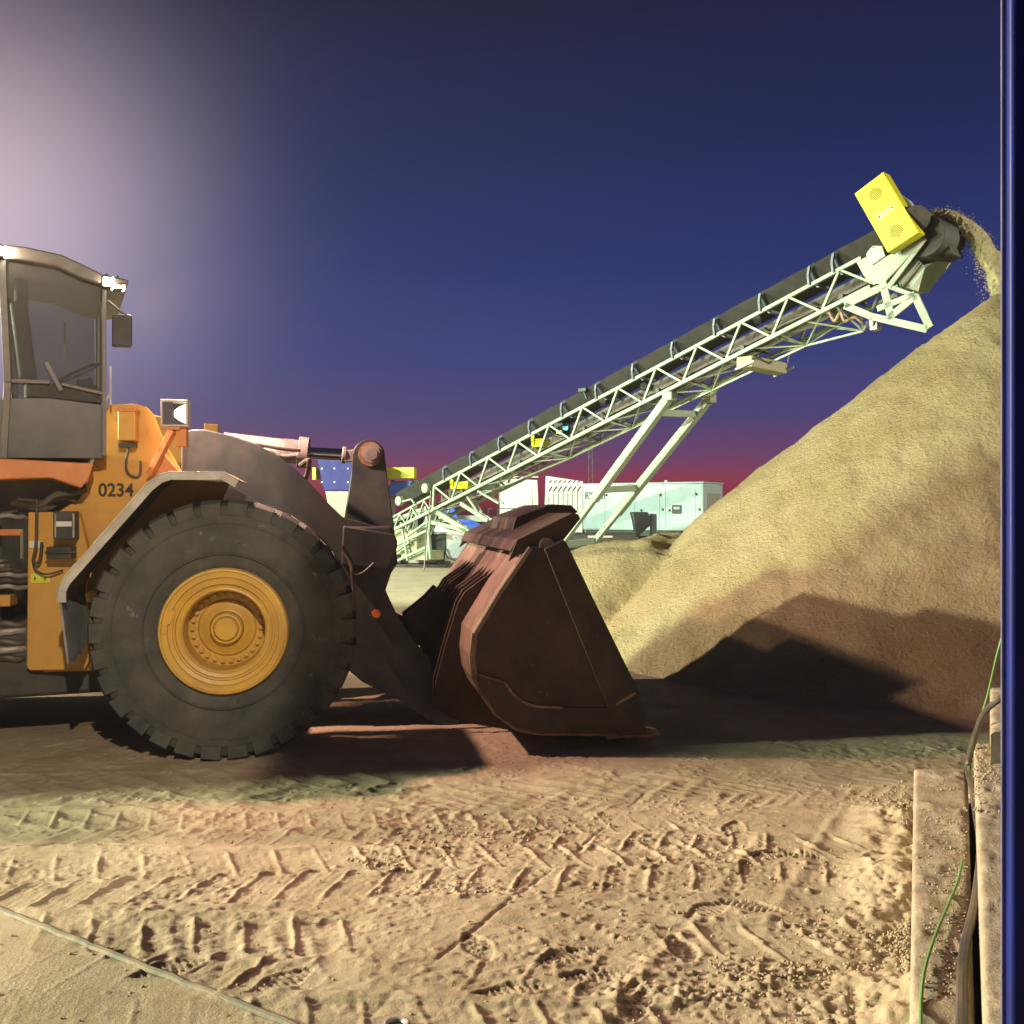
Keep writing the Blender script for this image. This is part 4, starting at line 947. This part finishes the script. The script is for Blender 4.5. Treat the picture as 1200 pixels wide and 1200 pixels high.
# far lattice mast
ma = yard('lattice_mast', 692, 60, 0, 'very thin lattice mast rising behind the generator', 'mast')
m_ = MB(); zm = CAMZ+92/1200*60
for x in (-.16, .16): m_.bar((x, 0, 0), (x*.6, 0, zm), .03)
for k in range(16):
    a = k/16*zm; b = (k+1)/16*zm; s = 1 if k % 2 else -1
    m_.bar((-.16*s, 0, a), (.14*s, 0, b), .022)
m_.build('lattice', M['grey'], ma)
# blue hopper left behind boom
bh = yard('blue_hopper', 395, 36, radians(-4), 'deep blue hopper on a cream base seen under the tilt cylinder rod', 'hopper')
zz = lambda py: CAMZ-(py-600)/1200*36
xx = lambda px: (px-395)/1200*36
hb = MB().prism([(xx(371), zz(538)), (xx(432), zz(538)), (xx(432), zz(575)), (xx(379), zz(575))], 0, 2.2).build('hopper_wall', M['blue'], bh, bevel=.02)
MB().prism([(xx(380), zz(575)-.004), (xx(430), zz(575)-.004), (xx(426), 0), (xx(396), 0)], .1, 2.0).build('base', mat('cream_sheet', (.30, .29, .18), .6, dust=(.45, .4, .25), dustamt=.5), bh, bevel=.02)
MB().b2((xx(366), -.05, zz(562)), (xx(370), .6, zz(548))).build('side_guard', M['bright'], bh, bevel=.01)
bo_ = MB()
for px in (377, 392, 408, 424):
    for py in (549, 565): bo_.box((xx(px), -.012, zz(py)), (.05, .02, .05))
bo_.build('rivets', M['cyanw'], hb)
# second conveyor head with yellow guard
c2 = yard('feeder_conveyor', 470, 38, radians(-8), 'short feeder conveyor with a wide yellow guard above blue chutes', 'conveyor')
zz = lambda py: CAMZ-(py-600)/1200*38
xx = lambda px: (px-470)/1200*38
g2 = MB().b2((xx(454), -.3, zz(561)), (xx(488), .1, zz(548))).build('drive_guard', M['bright'], c2, bevel=.02)
for px in (459, 483): MB().b2((xx(px-2.5), -.312, zz(558)), (xx(px+2.5), -.303, zz(552))).build('vent_panel', mat('olive_vent', (.45, .43, .0), .6) if px == 459 else bpy.data.materials['olive_vent'], g2)
MB().prism([(xx(452), zz(577)), (xx(458), zz(564)), (xx(482), zz(563)), (xx(480), zz(570)), (xx(466), zz(583))], .1, .9).build('chute', M['lblue'], c2, bevel=.02)
MB().bar((xx(452), .2, zz(572)), (xx(462), .1, zz(563)), .05).bar((xx(480), .2, zz(563)), (xx(470), .1, zz(580)), .05).bar((xx(456), .5, 0), (xx(456), .5, zz(562)), .14).bar((xx(484), .5, 0), (xx(484), .5, zz(562)), .14).bar((xx(456), .5, zz(590)), (xx(484), .5, zz(562)), .1).build('stand', M['truss'], c2)
# blue chute plates and pale machine right of the tail
bl2 = yard('screening_plant', 545, 36, radians(5), 'pale screening plant with light blue side plates behind the conveyor tail', 'screening plant')
zz = lambda py: CAMZ-(py-600)/1200*36
xx = lambda px: (px-545)/1200*36
MB().prism([(xx(512), zz(600)), (xx(522), zz(592)), (xx(532), zz(596)), (xx(536), zz(607)), (xx(520), zz(606))], -.4, -.1).prism([(xx(533), zz(608)), (xx(552), zz(609)), (xx(566), zz(616)), (xx(550), zz(622))], -.5, -.1).build('side_plate', M['lblue'], bl2, bevel=.01)
MB().b2((xx(515), 0, zz(612)), (xx(570), 2, zz(604))).b2((xx(500), 0, zz(640)), (xx(570), 2, zz(622))).build('deck', mat('dusty_mint', (.42, .46, .38), .6, dust=(.4, .36, .25), dustamt=.6), bl2, bevel=.03)
MB().bar((xx(510), -.3, zz(618)), (xx(552), -.3, zz(632)), .12, .18).bar((xx(500), -.3, zz(642)), (xx(510), -.3, zz(620)), .1).bar((xx(530), -.3, zz(626)), (xx(536), -.3, zz(640)), .08).bar((xx(540), -.3, zz(640)), (xx(536), -.3, zz(626)), .08).build('brace', M['white'], bl2)
MB().disc((xx(536), zz(644)), .40, -.35, .0, 24).build('wheel', mat('pale_wheel', (.5, .52, .5), .5), bl2, bevel=.04)
# black speaker-like box on legs
bb = yard('black_box', 514, 33.5, 0, 'upright black equipment box standing by the conveyor tail', 'equipment box')
zz = lambda py: CAMZ-(py-600)/1200*33.5
xx = lambda px: (px-514)/1200*33.5
bbo = MB().b2((xx(505.5), -.25, zz(651)), (xx(522.5), .35, zz(626))).build('case', mat('box_charcoal', (.03, .04, .035), .5), bb, bevel=.03)
MB().b2((xx(512), -.1, 0), (xx(521), .25, zz(651)-.003)).build('stand', M['dark'], bb)
MB().b2((xx(505.5), -.26, zz(625)-.003), (xx(522.5), .36, zz(624))).build('top_trim', M['truss'], bb)
lt = MB()
for k in range(7): lt.b2((xx(508+k*1.8), -.262, zz(649.3)), (xx(509.2+k*1.8), -.253, zz(647.4)))
lt.build('white_marking', M['paper'], bbo)
sk_ = yard('skid_mat', 480, 33.5, 0, 'dark low skid lying on the pale yard under the conveyor tail', 'skid')
MB().b2((-1.6, -.2, .0), (1.2, 2.2, .10)).build('plate', M['dark'], sk_, bevel=.02)
MB().b2((-1.5, .0, .10), (-.25, 1.0, .62)).build('hitch', M['dark'], sk_, bevel=.05)
MB().b2((-.3, .3, .103), (1.1, 1.8, .40)).build('pale_crate', M['white'], sk_, bevel=.05)

# ------------------------------------------------------------------ right-hand side: blocks, cables, blue door
def block(Y0, Y1, xf0, xf1, z, label, seed, rough=.02):
    # runs towards the camera; xf = X at far and near ends
    xl0, xr0 = xf0; xl1, xr1 = xf1; nU, nV = 150, 26
    me = MB(); random.seed(seed)
    g = np.linspace(0, 1, nU); v_ = np.linspace(0, 1, nV)
    U, Vv = np.meshgrid(g, v_, indexing='ij')
    Yv = Y0+(Y1-Y0)*U; Xv = (xl0+(xl1-xl0)*U)*(1-Vv)+(xr0+(xr1-xr0)*U)*Vv
    ed = np.minimum(np.minimum(Vv, 1-Vv)*.3, U*(Y0-Y1))
    Zv = z-.016*np.exp(-ed/.008)+rough*np.maximum(0, fbm(Xv, Yv, 9, 4, seed))*sstep(.01, .05, ed)*1.3+.004*fbm(Xv, Yv, 40, 2, seed+2)
    vs = [(Xv[i, j], Yv[i, j], Zv[i, j]) for i in range(nU) for j in range(nV)]
    fs = [(i*nV+j, (i+1)*nV+j, (i+1)*nV+j+1, i*nV+j+1) for i in range(nU-1) for j in range(nV-1)]
    me.add(vs, fs); n0 = len(me.v)
    per = [i*nV for i in range(nU)]+[(nU-1)*nV+j for j in range(1, nV)]+[i*nV+nV-1 for i in range(nU-2, -1, -1)]+[j for j in range(nV-2, 0, -1)]
    low_ = []
    for q in per:
        x, y, zz_ = me.v[q]; me.v.append((x, y, -.02)); low_.append(len(me.v)-1)
    for a in range(len(per)):
        b = (a+1) % len(per); me.f.append((per[a], per[b], low_[b], low_[a]))
    me.f.append(tuple(low_))
    o = me.build('concrete_block', M['concrete'], None, angle=50); tag(o, label, 'concrete block', 'concrete kerb blocks beside the blue door'); return o
def Xat(px, Y): return (px-600)/1200*Y
block(6.0, 1.7, (Xat(1071, 6), Xat(1134, 6)), (Xat(1058, 1.7), Xat(1155, 1.7)), .30, 'lowest sand covered concrete block with a rounded pale left edge', 3)
block(6.0, 1.7, (Xat(1141, 6), Xat(1200, 6)), (Xat(1166, 1.7), Xat(1290, 1.7)), .45, 'middle concrete block right of the cable gap with crumbs of sand', 5)
block(6.9, 5.5, (Xat(1160, 6.9), Xat(1230, 6.9)), (Xat(1161, 5.5), Xat(1230, 5.5)), .62, 'tallest concrete block farthest back at the blue door edge', 8)
mb = MB(); random.seed(5)
for i in range(900):
    y = random.uniform(3, 5.9); f = random.random(); x0_ = Xat(1075, y); x1_ = Xat(1134, y); x = x0_+(x1_-x0_)*(f**.7)
    if fbm(np.array([x]), np.array([y]), 3, 2, 4)[0] > -.03: lump((x, y, .304), random.uniform(.002, .0065))
for i in range(260):
    y = random.uniform(4.6, 5.95); x = random.uniform(Xat(1141, y), Xat(1172, y)); lump((x, y, .453), random.uniform(.0025, .008))
tag(mb.build('block_crumbs', M['sand'], angle=75), 'crumbs of sand strewn over the concrete blocks', 'sand', None, 'stuff')
def cable(pts, r, name, mat_, label, cat):
    o = hose(pts, r, name, mat_, None); tag(o, label, cat)
g1 = [W(1182, 720, 5.8), W(1169, 765, 5.8), W(1158, 812, 5.9), W(1150, 840, 5.95), W(1141, 880, 6.0), W(1135, 902, 5.85)]
tmp = W(1140, 930, 5.4); g1 += [Vector((tmp.x, tmp.y, .31)), Vector((Xat(1150, 4.9), 4.9, .20))]
cable(g1, .006, 'green_cable', 'green', 'green cable rising from the gap between blocks to the blue door', 'cable')
g2 = [Vector((Xat(px, Y), Y, .318)) for px, Y in ((1128, 4.35), (1122, 4.1), (1108, 3.8), (1097, 3.6), (1085, 3.35), (1080, 3.15), (1079, 2.95), (1080, 2.6))]
cable(g2, .0055, 'green_cable', 'green', 'green cable lying along the top of the lowest concrete block', 'cable')
g3 = [W(1185, 812, 5.6), W(1169, 821, 5.6), W(1152, 838, 5.7), W(1140, 872, 5.85), W(1134, 900, 5.9), Vector((Xat(1139, 5.5), 5.5, .32)), Vector((Xat(1144, 5.0), 5.0, .32)), Vector((Xat(1149, 4.5), 4.5, .32)), Vector((Xat(1143, 3.9), 3.9, .32)), Vector((Xat(1130, 3.45), 3.45, .325)), Vector((Xat(1127, 3.0), 3.0, .325)), Vector((Xat(1130, 2.6), 2.6, .32))]
cable(g3, .017, 'black_cable', 'hose', 'thick black cable running beside the lowest concrete block', 'cable')
# blue door edge
dr = empty('blue_door', (0, 0, 0)); tag(dr, 'deep blue steel door edge standing upright at the right side', 'door')
Yd = 1.25; xl_ = Xat(1173, Yd+.02)+.003
def edge_prof(x0, x1, y0, y1, r, n=6):
    P_ = []
    for k in range(n+1):
        t = pi+pi/2*k/n; P_.append((x0+r+r*cos(t), y0+r+r*sin(t)))
    P_ += [(x1, y0), (x1, y1)]
    for k in range(n+1):
        t = pi/2+pi/2*k/n; P_.append((x0+r+r*cos(t), y1-r+r*sin(t)))
    return P_
def vprism(poly, z0, z1):
    n = len(poly); m = MB()
    m.add([(x, y, z0) for x, y in poly]+[(x, y, z1) for x, y in poly], [tuple(range(n)), tuple(range(2*n-1, n-1, -1))]+[(i, (i+1) % n, (i+1) % n+n, i+n) for i in range(n)]); return m
vprism(edge_prof(xl_, xl_+.016, Yd, Yd+.017, .006), .02, 2.9).build('edge_frame', M['post'], dr, angle=60)
M['doorin'] = mat('dark_blue_panel', (.008, .013, .085), .3, col2=(.006, .010, .06), nscale=2, bump=.1, bscale=90, bdist=.001, coat=.5)
vprism([(xl_+.0165, Yd+.006), (xl_+.62, Yd+.006), (xl_+.62, Yd+.016), (xl_+.0165, Yd+.016)], .02, 2.9).build('door_panel', M['doorin'], dr, angle=60)
MB().b2((xl_-.003, Yd+.0172, .02), (xl_+.010, Yd+.021, 2.9)).build('seal_highlight', mat('lilac_highlight', (.11, .10, .20), .5, col2=(.07, .07, .14), nscale=14), dr)  # lilac colour paints the light caught on the door edge

# ------------------------------------------------------------------ world
w = bpy.data.worlds.new('World'); scene.world = w; w.use_nodes = True; nt = w.node_tree; N = nt.nodes; L = nt.links
bg = N['Background']; tc = N.new('ShaderNodeTexCoord'); sx = N.new('ShaderNodeSeparateXYZ'); L.new(tc.outputs['Generated'], sx.inputs[0])
mr = N.new('ShaderNodeMapRange'); mr.inputs['From Min'].default_value = 0.0; mr.inputs['From Max'].default_value = .6; L.new(sx.outputs['Z'], mr.inputs['Value'])
cr = N.new('ShaderNodeValToRGB'); L.new(mr.outputs[0], cr.inputs[0])
stops = [(0.0, (98, 34, 52)), (.018, (144, 42, 60)), (.05, (156, 60, 82)), (.09, (118, 68, 114)), (.15, (82, 70, 128)), (.24, (56, 62, 128)), (.38, (30, 45, 112)), (.56, (15, 28, 86)), (.74, (9, 16, 60)), (1.0, (6, 8, 36))]
e = cr.color_ramp.elements
while len(e) < len(stops): e.new(.5)
for i, (p, c) in enumerate(stops): e[i].position = p; e[i].color = (*lin(c), 1)
# glow of the lamp glare painted into the sky colour, strongest at the left
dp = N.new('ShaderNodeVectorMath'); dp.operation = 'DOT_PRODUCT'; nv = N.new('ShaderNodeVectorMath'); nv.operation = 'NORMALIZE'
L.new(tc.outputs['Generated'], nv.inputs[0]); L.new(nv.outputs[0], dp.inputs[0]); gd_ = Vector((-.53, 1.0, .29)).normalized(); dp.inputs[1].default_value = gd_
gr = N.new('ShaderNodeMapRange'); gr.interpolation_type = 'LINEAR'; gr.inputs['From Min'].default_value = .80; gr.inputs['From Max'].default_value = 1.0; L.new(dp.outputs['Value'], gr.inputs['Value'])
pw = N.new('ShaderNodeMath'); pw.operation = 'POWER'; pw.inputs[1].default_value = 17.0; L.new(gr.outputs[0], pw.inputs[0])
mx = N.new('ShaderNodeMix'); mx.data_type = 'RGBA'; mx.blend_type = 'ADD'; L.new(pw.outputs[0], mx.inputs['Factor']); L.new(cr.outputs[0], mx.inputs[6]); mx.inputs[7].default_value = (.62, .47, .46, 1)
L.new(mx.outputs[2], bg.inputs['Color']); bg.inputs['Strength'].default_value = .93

# ------------------------------------------------------------------ lamps
def lamp(name, loc, col, power, size=.35, typ='POINT', target=None, cone=None, blend=.3):
    l = bpy.data.lights.new(name, typ); l.color = col; l.energy = power; l.shadow_soft_size = size
    o = bpy.data.objects.new(name, l); COL.objects.link(o); o.location = loc
    if typ == 'SPOT':
        l.spot_size = radians(cone); l.spot_blend = blend; o.rotation_euler = (Vector(target)-Vector(loc)).to_track_quat('-Z', 'Y').to_euler()
    return o
lamp('floodlight_green', (-23, 3.5, 6.3), (.86, 1.0, .64), 45000, .8)
lamp('floodlight_neutral', (-24, 8.6, 8.2), (1.0, .77, .59), 40000, .3)
lamp('floodlight_yard', (-19, 20, 9), (.76, 1.0, .76), 50000, .4, 'SPOT', (4, 40, 1), 86, .2)
lamp('floodlight_stockpile', (27, 16, 10), (1.0, .93, .70), 20000, .4, 'SPOT', (8, 26, 3), 70, .3)
lamp('floodlight_key', (1.5, -4.0, 7.2), (1.0, .82, .58), 4600, .10, 'SPOT', (-7.4, 7.4, 1.2), 44, .12)
for q, pw_ in ((RF.at(147, 334, .02), 950), (RF.at(136, 333, 1.35), 380)):
    qx = -3.13+q.x*cos(CYAW)-q.y*sin(CYAW); qy = 7.85+q.x*sin(CYAW)+q.y*cos(CYAW)
    lamp('work_light_beam', (qx+.06, qy+.02, q.z-.02), (1.0, .58, .44), pw_, .06, 'SPOT', (qx+5.0, qy-.1, .2), 112, .4)

haze = MB().b2((-125, -32, -1), (125, 305, 30))
HAZE = True
if HAZE:
    hm = bpy.data.materials.new('haze'); hm.use_nodes = True; hn = hm.node_tree.nodes; hn.clear()
    ho = hn.new('ShaderNodeOutputMaterial'); pv = hn.new('ShaderNodeVolumePrincipled'); pv.inputs['Color'].default_value = (.85, .85, .88, 1); pv.inputs['Density'].default_value = .0008; pv.inputs['Anisotropy'].default_value = .3
    hm.node_tree.links.new(pv.outputs[0], ho.inputs['Volume'])
    hz = haze.build('haze', hm, None, smooth=False); tag(hz, 'thin dusty night air over the yard', 'haze', None, 'stuff')

# ------------------------------------------------------------------ camera
cd = bpy.data.cameras.new('Camera'); cam = bpy.data.objects.new('Camera', cd); COL.objects.link(cam)
cam.location = (0, 0, CAMZ); cam.rotation_euler = (pi/2, 0, 0); cd.lens = 36; cd.sensor_width = 36; cd.clip_end = 3000; cd.clip_start = .05
scene.camera = cam
scene.render.engine = 'CYCLES'
scene.cycles.use_denoising = True
scene.cycles.max_bounces = 6; scene.cycles.diffuse_bounces = 2; scene.cycles.volume_bounces = 0; scene.cycles.transparent_max_bounces = 8
scene.cycles.sample_clamp_indirect = 4
scene.view_settings.view_transform = 'Standard'; scene.view_settings.look = 'None'; scene.view_settings.gamma = 1; scene.view_settings.exposure = 0
